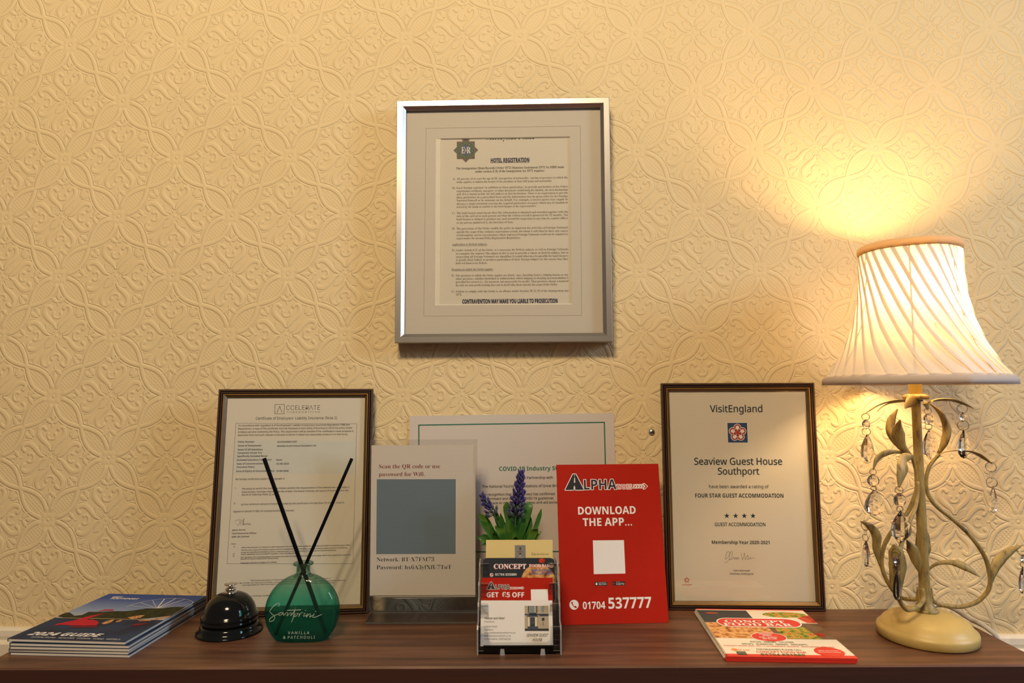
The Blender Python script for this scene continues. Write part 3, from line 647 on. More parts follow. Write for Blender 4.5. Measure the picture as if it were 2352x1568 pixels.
w = MB(); w.add([(U0w, 0, 0), (U1w, 0, 0), (U1w, 0.1, 0), (U0w, 0.1, 0), (U0w, 0, Z1), (U1w, 0, Z1), (U1w, 0.1, Z1), (U0w, 0.1, Z1)],
                [(0, 1, 5, 4), (1, 2, 6, 5), (2, 3, 7, 6), (3, 0, 4, 7), (4, 5, 6, 7), (3, 2, 1, 0)])
wall = w.build('wall_back', m, loc=(0, WY, 0), rot=(0, 0, -PSI)); wall['kind'] = 'structure'
ul = wall.data.uv_layers.new(name='UVMap')
for lp_ in wall.data.loops:
    c = wall.data.vertices[lp_.vertex_index].co; ul.data[lp_.index].uv = ((c.x - OU) / PU, (c.z - OZ) / PZ)
gloss_white = mat('white_gloss_paint', (0.80, 0.74, 0.62, 1), 0.35, vary=0.02, scale=12)
d = MB()
prof = [(0, 0.763), (-0.006, 0.763), (-0.011, 0.760), (-0.012, 0.752), (-0.010, 0.746), (-0.014, 0.744), (-0.017, 0.742), (-0.0175, 0.640), (-0.014, 0.632), (0, 0.630)]
n = len(prof); d.add([(U0w, a, b) for a, b in prof] + [(U1w, a, b) for a, b in prof], [(i, i + n, (i + 1) % n + n, (i + 1) % n) for i in range(n)] + [tuple(range(n)), tuple(range(2 * n - 1, n - 1, -1))])
tr = d.build('trim_1', gloss_white, loc=(0, WY, 0), rot=(0, 0, -PSI), auto=1); tr['kind'] = 'structure'
d = MB(); d.box((U0w, -0.018, 0), (U1w, 0, 0.14)); d.prism([(U0w, 0.14), (U1w, 0.14), (U1w, 0.15), (U0w, 0.15)], -0.010, 0)
o = d.build('baseboard_back', gloss_white, loc=(0, WY, 0), rot=(0, 0, -PSI)); o['kind'] = 'structure'
d = MB(); d.box((-2.5, -2.6, -0.1), (2.5, 0.3, 0))
o = d.build('floor', mat('carpet', (0.16, 0.05, 0.04, 1), 0.95, vary=0.3, scale=300, bump=0.003)); o['kind'] = 'structure'
# ================================================================ console table
m, nt, N, L, p = newmat('walnut')
tc = N.new('ShaderNodeTexCoord'); mp = N.new('ShaderNodeMapping'); mp.inputs['Scale'].default_value = (0.9, 14, 14); L.new(tc.outputs['Object'], mp.inputs['Vector'])
no = N.new('ShaderNodeTexNoise'); no.inputs['Scale'].default_value = 4.2; no.inputs['Detail'].default_value = 7; no.inputs['Distortion'].default_value = 0.5; L.new(mp.outputs['Vector'], no.inputs['Vector'])
mp2 = N.new('ShaderNodeMapping'); mp2.inputs['Scale'].default_value = (3, 160, 160); L.new(tc.outputs['Object'], mp2.inputs['Vector'])
n2 = N.new('ShaderNodeTexNoise'); n2.inputs['Scale'].default_value = 5; n2.inputs['Detail'].default_value = 3; L.new(mp2.outputs['Vector'], n2.inputs['Vector'])
ad = N.new('ShaderNodeMath'); ad.operation = 'MULTIPLY_ADD'; ad.inputs[1].default_value = 0.22; L.new(n2.outputs['Fac'], ad.inputs[0]); L.new(no.outputs['Fac'], ad.inputs[2])
r = ramp(N, [(0.40, (0.048, 0.020, 0.011, 1)), (0.58, (0.100, 0.044, 0.025, 1)), (0.76, (0.165, 0.076, 0.041, 1))]); L.new(ad.outputs[0], r.inputs['Fac']); L.new(r.outputs['Color'], p.inputs['Base Color'])
p.inputs['Roughness'].default_value = 0.42; p.inputs['Specular IOR Level'].default_value = 0.45
bp = N.new('ShaderNodeBump'); bp.inputs['Strength'].default_value = 0.25; bp.inputs['Distance'].default_value = 0.0004; L.new(n2.outputs['Fac'], bp.inputs['Height']); L.new(bp.outputs['Normal'], p.inputs['Normal'])
walnut = m
TX0, TX1, TY0, TY1 = -0.625, 0.625, -0.1815, 0.0255
t = thing('console_table', 'long narrow dark walnut table against the wallpapered wall carrying all the notices', 'table', (0, (TY0 + TY1) / 2, 0))
hx, hy = 0.625, (TY1 - TY0) / 2
b = MB(); e = 0.002
vs = []
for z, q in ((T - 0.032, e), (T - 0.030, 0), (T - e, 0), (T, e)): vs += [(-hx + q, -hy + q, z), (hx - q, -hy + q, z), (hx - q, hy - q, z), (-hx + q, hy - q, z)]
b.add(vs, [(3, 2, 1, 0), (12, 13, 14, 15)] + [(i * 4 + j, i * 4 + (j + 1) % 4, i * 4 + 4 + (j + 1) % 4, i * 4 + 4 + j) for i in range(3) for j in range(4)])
b.m = [0, 0] + [1] * 8 + [0] * 4; b.build('tabletop', [walnut, mat('walnut_edge_shade', (0.045, 0.014, 0.007, 1), 0.55, vary=0.35, scale=20, stretch=(0.6, 20, 20))], t)  # shade on the side faces under steep overhead light, painted as darker walnut
b = MB(); b.box((-hx + 0.03, -hy + 0.02, T - 0.14), (hx - 0.03, -hy + 0.038, T - 0.032)); b.box((-hx + 0.03, hy - 0.038, T - 0.14), (hx - 0.03, hy - 0.02, T - 0.032))
b.box((-hx + 0.03, -hy + 0.038, T - 0.14), (-hx + 0.048, hy - 0.038, T - 0.032)); b.box((hx - 0.048, -hy + 0.038, T - 0.14), (hx - 0.03, hy - 0.038, T - 0.032)); b.build('apron', walnut, t)
for sx_ in (-1, 1):
    for sy_ in (-1, 1):
        b = MB(); cx, cy = sx_ * (hx - 0.045), sy_ * (hy - 0.035)
        q0, q1 = 0.022, 0.015; b.add([(cx - q1, cy - q1, 0), (cx + q1, cy - q1, 0), (cx + q1, cy + q1, 0), (cx - q1, cy + q1, 0), (cx - q0, cy - q0, T - 0.032), (cx + q0, cy - q0, T - 0.032), (cx + q0, cy + q0, T - 0.032), (cx - q0, cy + q0, T - 0.032)],
              [(3, 2, 1, 0), (4, 5, 6, 7), (0, 1, 5, 4), (1, 2, 6, 5), (2, 3, 7, 6), (3, 0, 4, 7)]); b.build('leg', walnut, t)
# ================================================================ frames
paper = mat('white_paper', (0.73, 0.665, 0.56, 1), 0.75, vary=0.015, scale=25)
card_white = mat('white_card', (0.80, 0.77, 0.73, 1), 0.5, vary=0.01)
glass = clear('picture_glass', (0.985, 0.99, 0.985, 1), (0.96, 0.97, 0.96, 1), 0.85)
silver = mat('brushed_aluminium', (0.52, 0.50, 0.48, 1), 0.36, 1.0, vary=0.05, scale=30, stretch=(1, 1, 40))
def mitred(w, h, prof, closed=True):
    """four mitred rails: prof = [(inset from the outer edge, depth y, material index)]"""
    b = MB(); k = len(prof); vs = []
    for tt, y, _ in prof: vs += [(-w / 2 + tt, y, tt), (w / 2 - tt, y, tt), (w / 2 - tt, y, h - tt), (-w / 2 + tt, y, h - tt)]
    b.v = vs
    for i in range(k if closed else k - 1):
        j = (i + 1) % k
        for c in range(4): b.f.append((i * 4 + c, i * 4 + (c + 1) % 4, j * 4 + (c + 1) % 4, j * 4 + c)); b.m.append(prof[i][2]); b.sm.append(False)
    return b
# --- silver frame on the wall
fu, fz, fw, fh = FR; D0 = 0.029
t = thing('picture_frame', 'silver metal picture frame hung on the wall with a police hotel registration notice', 'picture', onwall(fu, fz - fh / 2, 0.0005), (0, 0, -PSI))
b = mitred(fw, fh, [(0, -0.002, 0), (0, -D0 + 0.0012, 0), (0.0010, -D0, 0), (0.0090, -D0, 0), (0.0096, -D0 + 0.0006, 0), (0.0138, -D0 + 0.0046, 0), (0.0138, -D0 + 0.0092, 0), (0.0138, -0.006, 0), (0.010, -0.002, 0)])
b.build('frame', silver, t, auto=1)
b = MB(); b.box((-fw / 2 + 0.012, -0.008, 0.012), (fw / 2 - 0.012, -0.003, fh - 0.012)); b.build('backing_board', mat('brown_board', (0.25, 0.16, 0.09, 1), 0.9), t)
yp = -0.0175
s = Sheet([paper]); s.poly([(-0.106, 0, 0), (0.110, 0, 0), (0.110, 0, 0.275), (-0.106, 0, 0.275)]); s.v = []; s.f = []; s.m = []; s.sm = []
zb = fh / 2; x0 = P_PAPERX[0][0] * 0.001
s.box((x0, 0, zb - 0.14), (0.113, 0.0004, zb + 0.142))
for ln in POLICE: s.text((ln[0], ln[1], ln[2], ln[3] + zb * 1000, ln[4], ln[5]))
for q in P_UL: s.line([(a * 0.001, c * 0.001 + zb) for a, c in q], 0.0004, INK['soft'])
(cx, cz), (ax, _), (_, az) = [(a * 0.001, c * 0.001 + zb) for a, c in P_EMB]; ro = cx - ax
brown = mat('badge_bronze', (0.085, 0.045, 0.034, 1), 0.5); bgreen = mat('badge_green', (0.008, 0.062, 0.030, 1), 0.5)
s.art([(cx + ro * math.cos(i * math.pi / 2), cz + ro * math.sin(i * math.pi / 2)) for i in range(4)], brown, 2); s.art([(cx + ro * 1.02 * math.cos(R(45) + i * math.pi / 2), cz + ro * 1.02 * math.sin(R(45) + i * math.pi / 2)) for i in range(4)], brown, 2)
s.art([(cx - ro * 0.3, cz + ro * 0.8), (cx + ro * 0.3, cz + ro * 0.8), (cx + ro * 0.36, cz + ro * 1.15), (cx - ro * 0.36, cz + ro * 1.15)], brown, 2)
s.disc((cx, cz), ro * 0.73, mat('badge_gold', (0.30, 0.22, 0.08, 1), 0.5), 3); s.disc((cx, cz), ro * 0.71, bgreen, 4); s.disc((cx, cz), ro * 0.42, mat('badge_blue', (0.02, 0.045, 0.17, 1), 0.5), 5)
s.text(('SBX', 'E', (cx - ro * 0.36) * 1000, (cz - ro * 0.26) * 1000, ro * 300, ro * 520), 7); s.text(('SBX', 'R', (cx + ro * 0.07) * 1000, (cz - ro * 0.26) * 1000, ro * 330, ro * 520), 7); s.text(('SBX', 'II', (cx - ro * 0.06) * 1000, (cz - ro * 0.10) * 1000, ro * 110, ro * 220), 7)
def arc_text(s, txt, c, rad, a0, a1, size, st, layer, inner=False):
    for i, ch in enumerate(txt):
        a = a0 + (a1 - a0) * i / (len(txt) - 1); V, Fs, sh, ik = glyphs(st, ch); wv = size * (0.35 if ch == 'I' else 0.8)
        rot = a - math.pi / 2 if not inner else a + math.pi / 2
        pts_ = []
        for u, v, _ in V:
            lx, lz = (u - 0.5) * wv, (v - 0.5) * size
            pts_.append((c[0] + rad * math.cos(a) + lx * math.cos(rot) - lz * math.sin(rot), -0.00006 * layer, c[1] + rad * math.sin(a) + lx * math.sin(rot) + lz * math.cos(rot)))
        s.add(pts_, Fs, s.mi(INK[ik]))
arc_text(s, 'MERSEYSIDE', (cx, cz), ro * 0.545, R(190), R(-10), ro * 0.125, 'BZ', 7); arc_text(s, 'POLICE', (cx, cz), ro * 0.545, R(228), R(312), ro * 0.125, 'BZ', 7, True)
s.make('notice_sheet', t, loc=(0, yp, 0))
# mount with its opening and ruled line
mo = [(a * 0.001, c * 0.001 + zb) for a, c in P_OPEN]; xl = (mo[0][0] + mo[3][0]) / 2; xr = (mo[1][0] + mo[2][0]) / 2; zt = (mo[0][1] + mo[1][1]) / 2; zo = (mo[2][1] + mo[3][1]) / 2
mount_m = mat('grey_white_mount', (0.67, 0.605, 0.52, 1), 0.85, vary=0.02, scale=200)
s = Sheet([mount_m, mat('mount_bevel', (0.84, 0.78, 0.66, 1), 0.7)])
ox_, oz0, oz1 = fw / 2 - 0.0125, 0.0125, fh - 0.0125
O = [(-ox_, oz0), (ox_, oz0), (ox_, oz1), (-ox_, oz1)]; I = [(xl, zo), (xr, zo), (xr, zt), (xl, zt)]; J = [(xl + .0012, zo + .0012), (xr - .0012, zo + .0012), (xr - .0012, zt - .0012), (xl + .0012, zt - .0012)]
s.add([(a, 0, c) for a, c in O] + [(a, 0, c) for a, c in I], [(i, (i + 1) % 4, (i + 1) % 4 + 4, i + 4) for i in range(4)])
s.add([(a, 0, c) for a, c in I] + [(a, 0.0015, c) for a, c in J], [(i, (i + 1) % 4, (i + 1) % 4 + 4, i + 4) for i in range(4)], 1)
s.box((xl + .0005, 0.0006, zo - 0.004), (x0 + 0.0008, 0.0016, zt + 0.004), 1)
q = [(a * 0.001, c * 0.001 + zb) for a, c in P_RULE]; s.line(q + [q[0]], 0.00045, mat('rule_line', (0.33, 0.28, 0.22, 1), 0.8))
s.make('mount', t, loc=(0, -0.0195, 0))
b = MB(); b.box((-fw / 2 + 0.012, -0.0212, 0.012), (fw / 2 - 0.012, -0.0202, fh - 0.012)); b.build('glass_pane', glass, t)
# --- two matching certificate frames
wood = mat('dark_frame_wood', (0.060, 0.026, 0.016, 1), 0.38, vary=0.35, scale=40, stretch=(6, 6, 6)); dark = mat('frame_groove', (0.014, 0.007, 0.006, 1), 0.5); gold = mat('gilt_line', (0.62, 0.36, 0.09, 1), 0.33, 0.85, vary=0.1); olive = mat('bronze_slope', (0.12, 0.072, 0.028, 1), 0.42, 0.25, vary=0.25, scale=80)
def cert_frame(name, label, w, h, loc, rot):
    t = thing(name, label, 'picture', loc, rot)
    b = mitred(w, h, [(0, 0.010, 0), (0, 0.001, 0), (0.0008, 0, 0), (0.0026, 0, 1), (0.0034, 0.0014, 1), (0.0044, -0.0004, 0), (0.0056, -0.0004, 1), (0.0064, 0.0014, 1), (0.0072, 0.0006, 2), (0.0084, 0.0010, 3), (0.0120, 0.0040, 3), (0.0120, 0.010, 0)])
    b.build('frame', [wood, dark, gold, olive], t, auto=1)
    b = mitred(w, h, [(0.0071, 0.0012, 0), (0.0073, 0.0002, 0), (0.0083, 0.0002, 0), (0.0085, 0.0012, 0)]); b.build('gilt_inlay', gold, t, auto=1)
    b = MB(); b.box((-w / 2 + 0.010, 0.0075, 0.010), (w / 2 - 0.010, 0.0105, h - 0.010)); b.build('backing_board', mat('brown_board', (0.25, 0.16, 0.09, 1), 0.9), t)
    b = MB(); b.add([(-0.03, 0.0105, 0.16), (0.03, 0.0105, 0.16), (0.035, 0.014, 0.02), (-0.035, 0.014, 0.02)], [(0, 1, 2, 3), (3, 2, 1, 0)]); b.build('stand_back', mat('brown_board', (0.25, 0.16, 0.09, 1), 0.9), t)
    b = MB(); b.box((-w / 2 + 0.0105, 0.0044, 0.0105), (w / 2 - 0.0105, 0.0052, h - 0.0105)); b.build('glass_pane', glass, t)
    return t
def leanrot(lean, yaw): return (-R(lean), 0, R(yaw))
VW, VH = 0.2276, 0.330
t = cert_frame('certificate_frame', 'dark wood frame with a star rating award certificate, leaning against the wall beside the lamp', VW, VH, (0.3385, 0.0155, T + 0.0006), leanrot(2.25, -2.11))
s = Sheet([paper]); s.box((-VW / 2 + 0.0105, 0, 0.0105), (VW / 2 - 0.0105, 0.0004, VH - 0.0105))
for ln in VE: s.text(ln)
q = mmv(VE_ROSE); c = (sum(a for a, _ in q) / 4, sum(b_ for _, b_ in q) / 4); hs = (q[1][0] - q[0][0]) / 2
def rose(s, c, r, fg, bg, lay):
    for k, (rad, pet) in enumerate(((1.0, 0.43), (0.86, 0.36))):
        m_ = fg if k == 0 else bg
        for i in range(5): a = math.pi / 2 + i * 2 * math.pi / 5; s.disc((c[0] + r * 0.58 * math.cos(a), c[1] + r * 0.58 * math.sin(a)), r * pet, m_, lay + k * 2)
        if k == 0: s.disc(c, r * 0.62, m_, lay)
    for i in range(5): a = math.pi / 2 + i * 2 * math.pi / 5; s.disc((c[0] + r * 0.60 * math.cos(a), c[1] + r * 0.60 * math.sin(a)), r * 0.20, fg, lay + 4)
    s.disc(c, r * 0.52, fg, lay + 5)
    for i in range(5): a = -math.pi / 2 + i * 2 * math.pi / 5; s.disc((c[0] + r * 0.30 * math.cos(a), c[1] + r * 0.30 * math.sin(a)), r * 0.165, bg, lay + 6)
    s.disc(c, r * 0.16, bg, lay + 7)
s.art([(c[0] - hs, c[1] - hs), (c[0] + hs, c[1] - hs), (c[0] + hs, c[1] + hs), (c[0] - hs, c[1] + hs)], INK['white'], 1)
h2 = hs * 0.955; s.art([(c[0] - h2, c[1] - h2), (c[0] + h2, c[1] - h2), (c[0] + h2, c[1] + h2), (c[0] - h2, c[1] + h2)], mat('print_navy', (0.015, 0.055, 0.16, 1), 0.5), 2)
rose(s, c, hs * 0.86, INK['white'], mat('print_red', (0.42, 0.035, 0.03, 1), 0.5), 3)
for cx_, cz_ in mmv(VE_STAR): s.art([(cx_ + (0.0042 if i % 2 == 0 else 0.0017) * math.sin(i * math.pi / 5), cz_ + (0.0042 if i % 2 == 0 else 0.0017) * math.cos(i * math.pi / 5)) for i in range(10)], INK['slate'])
for q in VE_SIG: s.line([tuple(a) for a in spline(mmv(q), 4)], 0.00035, INK['slate'])
q = mmv(VE_LOGO); rose(s, q[0], 0.0042, INK['red'], paper, 2)
s.make('certificate_sheet', t, loc=(0, 0.0062, 0))
CW, CH = 0.2268, 0.324
t = cert_frame('certificate_frame', 'dark wood frame with an insurance certificate full of small print, behind the green bottle', CW, CH, (-0.3217, -0.0014, T + 0.0012), leanrot(5.5, 5.13))
s = Sheet([paper]); s.box((-CW / 2 + 0.0105, 0, 0.0105), (CW / 2 - 0.0105, 0.0004, CH - 0.0105))
s.art(mmv(CE_PANEL), mat('tinted_panel', (0.66, 0.66, 0.60, 1), 0.75), 1)
for ln in CE: s.text(ln)
q = mmv(CE_BOX); s.line(q + [q[0]], 0.00035, INK['soft']); q = mmv(CE_LOGO); s.line(q + [q[0]], 0.00055, INK['slate'])
lx, lz = sum(a for a, _ in q) / 4, sum(a for _, a in q) / 4; s.line([(lx - 0.0038, lz - 0.0050), (lx, lz + 0.0042), (lx + 0.0038, lz - 0.0050)], 0.0006, INK['slate'])
for q in CE_SIG: s.line([tuple(a) for a in spline(mmv(q), 3)], 0.0003, INK['slate'])
s.make('certificate_sheet', t, loc=(0, 0.0062, 0))
# ================================================================ laminated sheet on the wall
cu, cz, cw, ch, cr_ = CO
lam = mat('laminated_paper', (0.64, 0.585, 0.54, 1), 0.42, vary=0.02, scale=15)
s = Sheet([lam]); s.box((-cw / 2, 0, 0), (cw / 2, 0.0008, ch))
q = mmv(CO_LINE); s.line(q + [q[0]], 0.0017, INK['green'])
for ln in COT: s.text(ln)
x_, y_, z_ = onwall(cu, cz - ch / 2, 0.0022)
o = s.make('wall_notice', None, loc=(x_, y_, z_), rot=(0, -cr_, -PSI)); tag(o, 'large white notice with a thin green border, fixed flat on the wall', 'notice')
# ================================================================ cross-head screw in the wall
b = MB(); n = 24; b.lathe([(0.0, -0.0), (0.0046, -0.0), (0.0046, 0.0012), (0.0034, 0.0026), (0.0, 0.0031)], n); 
b.box((-0.0022, -0.0006, 0.0020), (0.0022, 0.0006, 0.00325), 1); b.box((-0.0006, -0.0022, 0.0020), (0.0006, 0.0022, 0.00325), 1)
o = b.build('wall_screw', [mat('zinc', (0.55, 0.54, 0.52, 1), 0.35, 1.0), mat('slot_dark', (0.01, 0.01, 0.01, 1), 0.8)], loc=onwall(0.2115, 1.0567, 0.0002), rot=(R(90), 0, -PSI)); tag(o, 'small metal cross-head screw in the wall left of the award frame', 'screw')
# ================================================================ clear sign holder and the wifi sheet in it
acr = clear('acrylic_sheet', (0.985, 0.985, 0.985, 1), (0.74, 0.76, 0.76, 1), 1.0); acr_edge = mat('acrylic_edge', (0.16, 0.17, 0.165, 1), 0.25, vary=0.2)
def acr_wall(b, path, x0, x1, th):
    """a bent sheet: path in the y-z plane, extruded along x"""
    for (y0, z0), (y1, z1) in zip(path, path[1:]):
        L = math.hypot(y1 - y0, z1 - z0); ny, nz = -(z1 - z0) / L * th / 2, (y1 - y0) / L * th / 2
        V = [(x, y + s_ * ny, z + s_ * nz) for x in (x0, x1) for (y, z) in ((y0, z0), (y1, z1)) for s_ in (-1, 1)]
        b.add(V, [(0, 2, 6, 4), (1, 5, 7, 3)], 0); b.add(V, [(0, 1, 3, 2), (4, 6, 7, 5), (0, 4, 5, 1), (2, 3, 7, 6)], 1)
AX0, AX1 = -0.2036, -0.0505; ac = (AX0 + AX1) / 2; hw = (AX1 - AX0) / 2
t = thing('sign_holder', 'clear acrylic sign holder standing in the middle of the table', 'sign holder', (ac, -0.010, T))
b = MB(); acr_wall(b, [(-0.0016, 0.2500), (-0.0016, 0.0310), (-0.0225, 0.0014)], -hw, hw, 0.0014); b.build('front_panel', [acr, acr_edge], t)
b = MB(); acr_wall(b, [(0.0022, 0.2500), (0.0022, 0.0310), (0.0220, 0.0034)], -hw, hw, 0.0014); b.build('back_panel', [acr, acr_edge], t)
b = MB(); acr_wall(b, [(-0.0225, 0.0012), (0.0225, 0.0012)], -hw, hw, 0.0018); b.build('base_plate', [acr, acr_edge], t)
WW, WH = 0.1495, 0.2105
s = Sheet([mat('printer_paper', (0.82, 0.76, 0.69, 1), 0.75, vary=0.015, scale=25)]); s.box((-WW / 2, 0, 0), (WW / 2, 0.0003, WH)); s.add([(-WW / 2, 0.0008, -0.0012), (-WW / 2 + 0.04, 0.0008, -0.0048), (WW / 2, 0.0008, -0.0036), (WW / 2, 0.0008, 0.05), (-WW / 2, 0.0008, 0.05)], [(0, 1, 2, 3, 4)])
s.art([(a, c * 0.2105 / 0.2135) for a, c in mmv(WI_SQ)], mat('print_blue_grey', (0.175, 0.25, 0.31, 1), 0.6, vary=0.05), 2)
for ln in WI: s.text(ln, kv=0.001 * 0.2105 / 0.2135)
o = s.make('wifi_sheet', None, loc=(-0.1278, -0.0100, T + 0.0318)); tag(o, 'printed wifi sheet with a plain blue-grey square, inside the acrylic holder', 'notice')
# ================================================================ red taxi showcard
TW, TH = 0.1493, 0.216
red = mat('red_card', (0.42, 0.016, 0.006, 1), 0.6, vary=0.05, scale=40, spec=0.12)
t = thing('showcard', 'tall red taxi showcard with white lettering and a blank white square', 'sign', (0.1402, -0.0373, T + 0.0004), leanrot(10.0, 3.47))
s = Sheet([red, mat('card_edge', (0.50, 0.16, 0.10, 1), 0.7)]); s.box((-TW / 2, 0, 0), (TW / 2, 0.0016, TH))
def taxi_logo(s, dx=0.0, dz=0.0, k=1.0):
    tr_ = lambda ps: [((a * k + dx) * 0.001, (b_ * k + dz) * 0.001) for a, b_ in ps]
    lw = 0.0021 * k
    A = tr_(TX_A[0]); s.line(A + [A[0]], lw, INK['white'], 2)
    for st, tx_, x_, v, w_, c_ in TX_LPHA:
        ln = (x_ * k + dx, v * k + dz, w_ * k, c_ * k); ow = 0.95 * k
        for q in range(12): s.text(('KO' if st == 'K' else 'rO', tx_, ln[0] + ow * math.cos(R(q * 30)), ln[1] + ow * math.sin(R(q * 30)), ln[2], ln[3]), 2, y=-q * 0.000004)
        s.text((st, tx_) + ln, 5)
    s.art(A, INK['black'], 4)
    for q in TX_A[1:]: s.art(tr_(q), INK['cream'], 5)
    s.art(tr_(TX_ARROW), INK['white'], 3)
    for q in TX_CHEV: s.art(tr_(q), red, 5)
taxi_logo(s)
for ln in TX: s.text(ln)
s.art(mmv(TX_SQ), INK['white'])
for i, q in enumerate(TX_BADGE):
    q = mmv(q); s.art(q, INK['black'], 1); x_, z_ = q[3]; hgt = q[0][1] - q[3][1]
    if i: s.art([(x_ + 0.0009, z_ + hgt * 0.2), (x_ + 0.0032, z_ + hgt * 0.5), (x_ + 0.0009, z_ + hgt * 0.8)], INK['leaf'], 3); s.art([(x_ + 0.0009, z_ + hgt * 0.2), (x_ + 0.0032, z_ + hgt * 0.5), (x_ + 0.0014, z_ + hgt * 0.5)], INK['red'], 4)
    else: s.disc((x_ + 0.0024, z_ + hgt * 0.45), hgt * 0.26, INK['white'], 3); s.disc((x_ + 0.0028, z_ + hgt * 0.82), hgt * 0.09, INK['white'], 3)
q = mmv(TX_PH); s.disc(q[0], q[1][0] - q[0][0], INK['white'], 2); s.art(q[2:], red, 4)
s.make('printed_board', t)
b = MB(); b.add([(-0.02, 0.0017, 0.13), (0.02, 0.0017, 0.13), (0.025, 0.060, 0.0115), (-0.025, 0.060, 0.0115), (-0.02, 0.0027, 0.13), (0.02, 0.0027, 0.13), (0.025, 0.061, 0.0115), (-0.025, 0.061, 0.0115)], [(0, 1, 2, 3), (7, 6, 5, 4), (0, 3, 7, 4), (1, 5, 6, 2), (2, 6, 7, 3), (0, 4, 5, 1)]); b.build('strut', card_white, t, auto=1)
# ================================================================ stacks of print on the table
# --- guide brochures, bottom left
sky_m, nt, N, L, p = newmat('printed_sky'); tc = N.new('ShaderNodeTexCoord'); sp = N.new('ShaderNodeSeparateXYZ'); L.new(tc.outputs['Object'], sp.inputs[0])
mr = N.new('ShaderNodeMapRange'); mr.inputs['From Min'].default_value = 0.06; mr.inputs['From Max'].default_value = 0.187; L.new(sp.outputs['Z'], mr.inputs['Value'])
r = ramp(N, [(0.0, (0.50, 0.47, 0.46, 1)), (0.40, (0.22, 0.29, 0.46, 1)), (0.85, (0.03, 0.075, 0.30, 1))]); L.new(mr.outputs[0], r.inputs['Fac']); L.new(r.outputs['Color'], p.inputs['Base Color']); p.inputs['Roughness'].default_value = 0.5; p.inputs['Specular IOR Level'].default_value = 0.12
water = food('printed_water', [(0.3, (0.006, 0.014, 0.040, 1)), (0.7, (0.018, 0.042, 0.105, 1))], 25, 0.5); trees = food('printed_trees', [(0.35, (0.004, 0.009, 0.004, 1)), (0.7, (0.028, 0.038, 0.010, 1))], 120, 0.5)
pageedge = mat('page_edges', (0.66, 0.62, 0.56, 1), 0.8, vary=0.25, scale=900, stretch=(0.3, 0.3, 6)); spine = mat('cover_back', (0.04, 0.06, 0.10, 1), 0.4)
MW, MD, MK = 0.152, 0.187, 0.187 / 0.186
for i in range(5):
    topmost = i == 4; th = 0.0036; W2 = MW / 2; dx, dy, dr = ((0.0012, 0.0, 0.2), (-0.0004, 0.0006, -0.2), (0.0008, -0.0004, 0.3), (0.0002, 0.0004, 0.0), (-0.0032, 0.0018, -0.9))[i]
    lab = ('top seaside guide brochure with a red flamingo boat on its cover' if topmost else 'seaside guide brochure in the pile under the flamingo cover')
    t = thing('brochure', lab, 'brochure', (-0.5337 + dx, -0.0529 + dy, T + 0.0001 + i * th + (0.0006 if topmost else 0)), (0, 0, R(-3.9 + dr)), 'seaside guide brochures stacked at the left end of the table')
    b = MB(); b.box((-W2 + 0.0010, -MD / 2 + 0.0005, 0.0003), (W2 - 0.0005, MD / 2 - 0.0005, th - 0.0003)); b.build('pages', pageedge, t)
    s = Sheet([water, spine, sky_m])
    s.box((-W2, 0, 0), (W2, 0.0003, MD), 0); s.box((-W2, th - 0.0003, 0), (W2, th - 0.00005, MD), 1); s.box((-W2, 0.0003, 0), (-W2 + 0.0008, th - 0.0003, MD), 1)
    if topmost:
        K_ = lambda ps: [(max(-W2, min(W2, a * 0.001 * MW / 0.148)), max(0, min(MD, c * 0.001 * MK))) for a, c in ps]
        lo = K_(MG_SPLIT); zs = (lo[0][1] + lo[1][1]) / 2
        s.art([(-W2, zs), (W2, zs), (W2, MD), (-W2, MD)], sky_m, 1)
        wq = K_(MG_WHEEL); c0 = wq[0]; rx = 0.047; white = INK['white']
        for k in range(9):
            a = R(12 + k * 19.5); e_ = (c0[0] + rx * math.cos(a), c0[1] + rx * 1.0 * math.sin(a)); s.line([c0, (max(-W2, min(W2 - 0.001, e_[0])), min(MD - 0.001, e_[1]))], 0.0012 if k in (4, 5, 3) else 0.0005, white, 2)
        s.line([(min(W2 - 0.001, c0[0] + rx * math.cos(R(a))), min(MD - 0.001, c0[1] + rx * math.sin(R(a)))) for a in range(0, 181, 8)], 0.0006, white, 2)
        s.art(K_(MG_TREE), trees, 3)
        s.art([(-W2 + 0.002, zs - 0.002), (W2, zs - 0.0005), (W2, zs + 0.0012), (-W2 + 0.002, zs - 0.0005)], mat('print_sand', (0.42, 0.30, 0.16, 1), 0.4), 4)
        for k, q in enumerate(MG_FLAM): s.art(K_(q), mat('print_flamingo', (0.46, 0.008, 0.030, 1), 0.5, spec=0.12) if k < 2 else mat('print_red_dark', (0.16, 0.010, 0.020, 1), 0.5, spec=0.12), 5)
        for k, q in enumerate(MG_BOAT): s.art(K_(q), food('printed_boats', [(0.3, (0.16, 0.05, 0.02, 1)), (0.55, (0.55, 0.26, 0.09, 1)), (0.75, (0.70, 0.62, 0.45, 1))], 300), 5)
        for ln in MG: s.text((ln[0], ln[1], ln[2] * MW / 0.148, max(2.0, ln[3]), ln[4] * MW / 0.148, max(ln[5], 1.2)), 6)
    s.build('cover', s.mats, t, loc=(0, -MD / 2, th), rot=(R(-90), 0, 0))
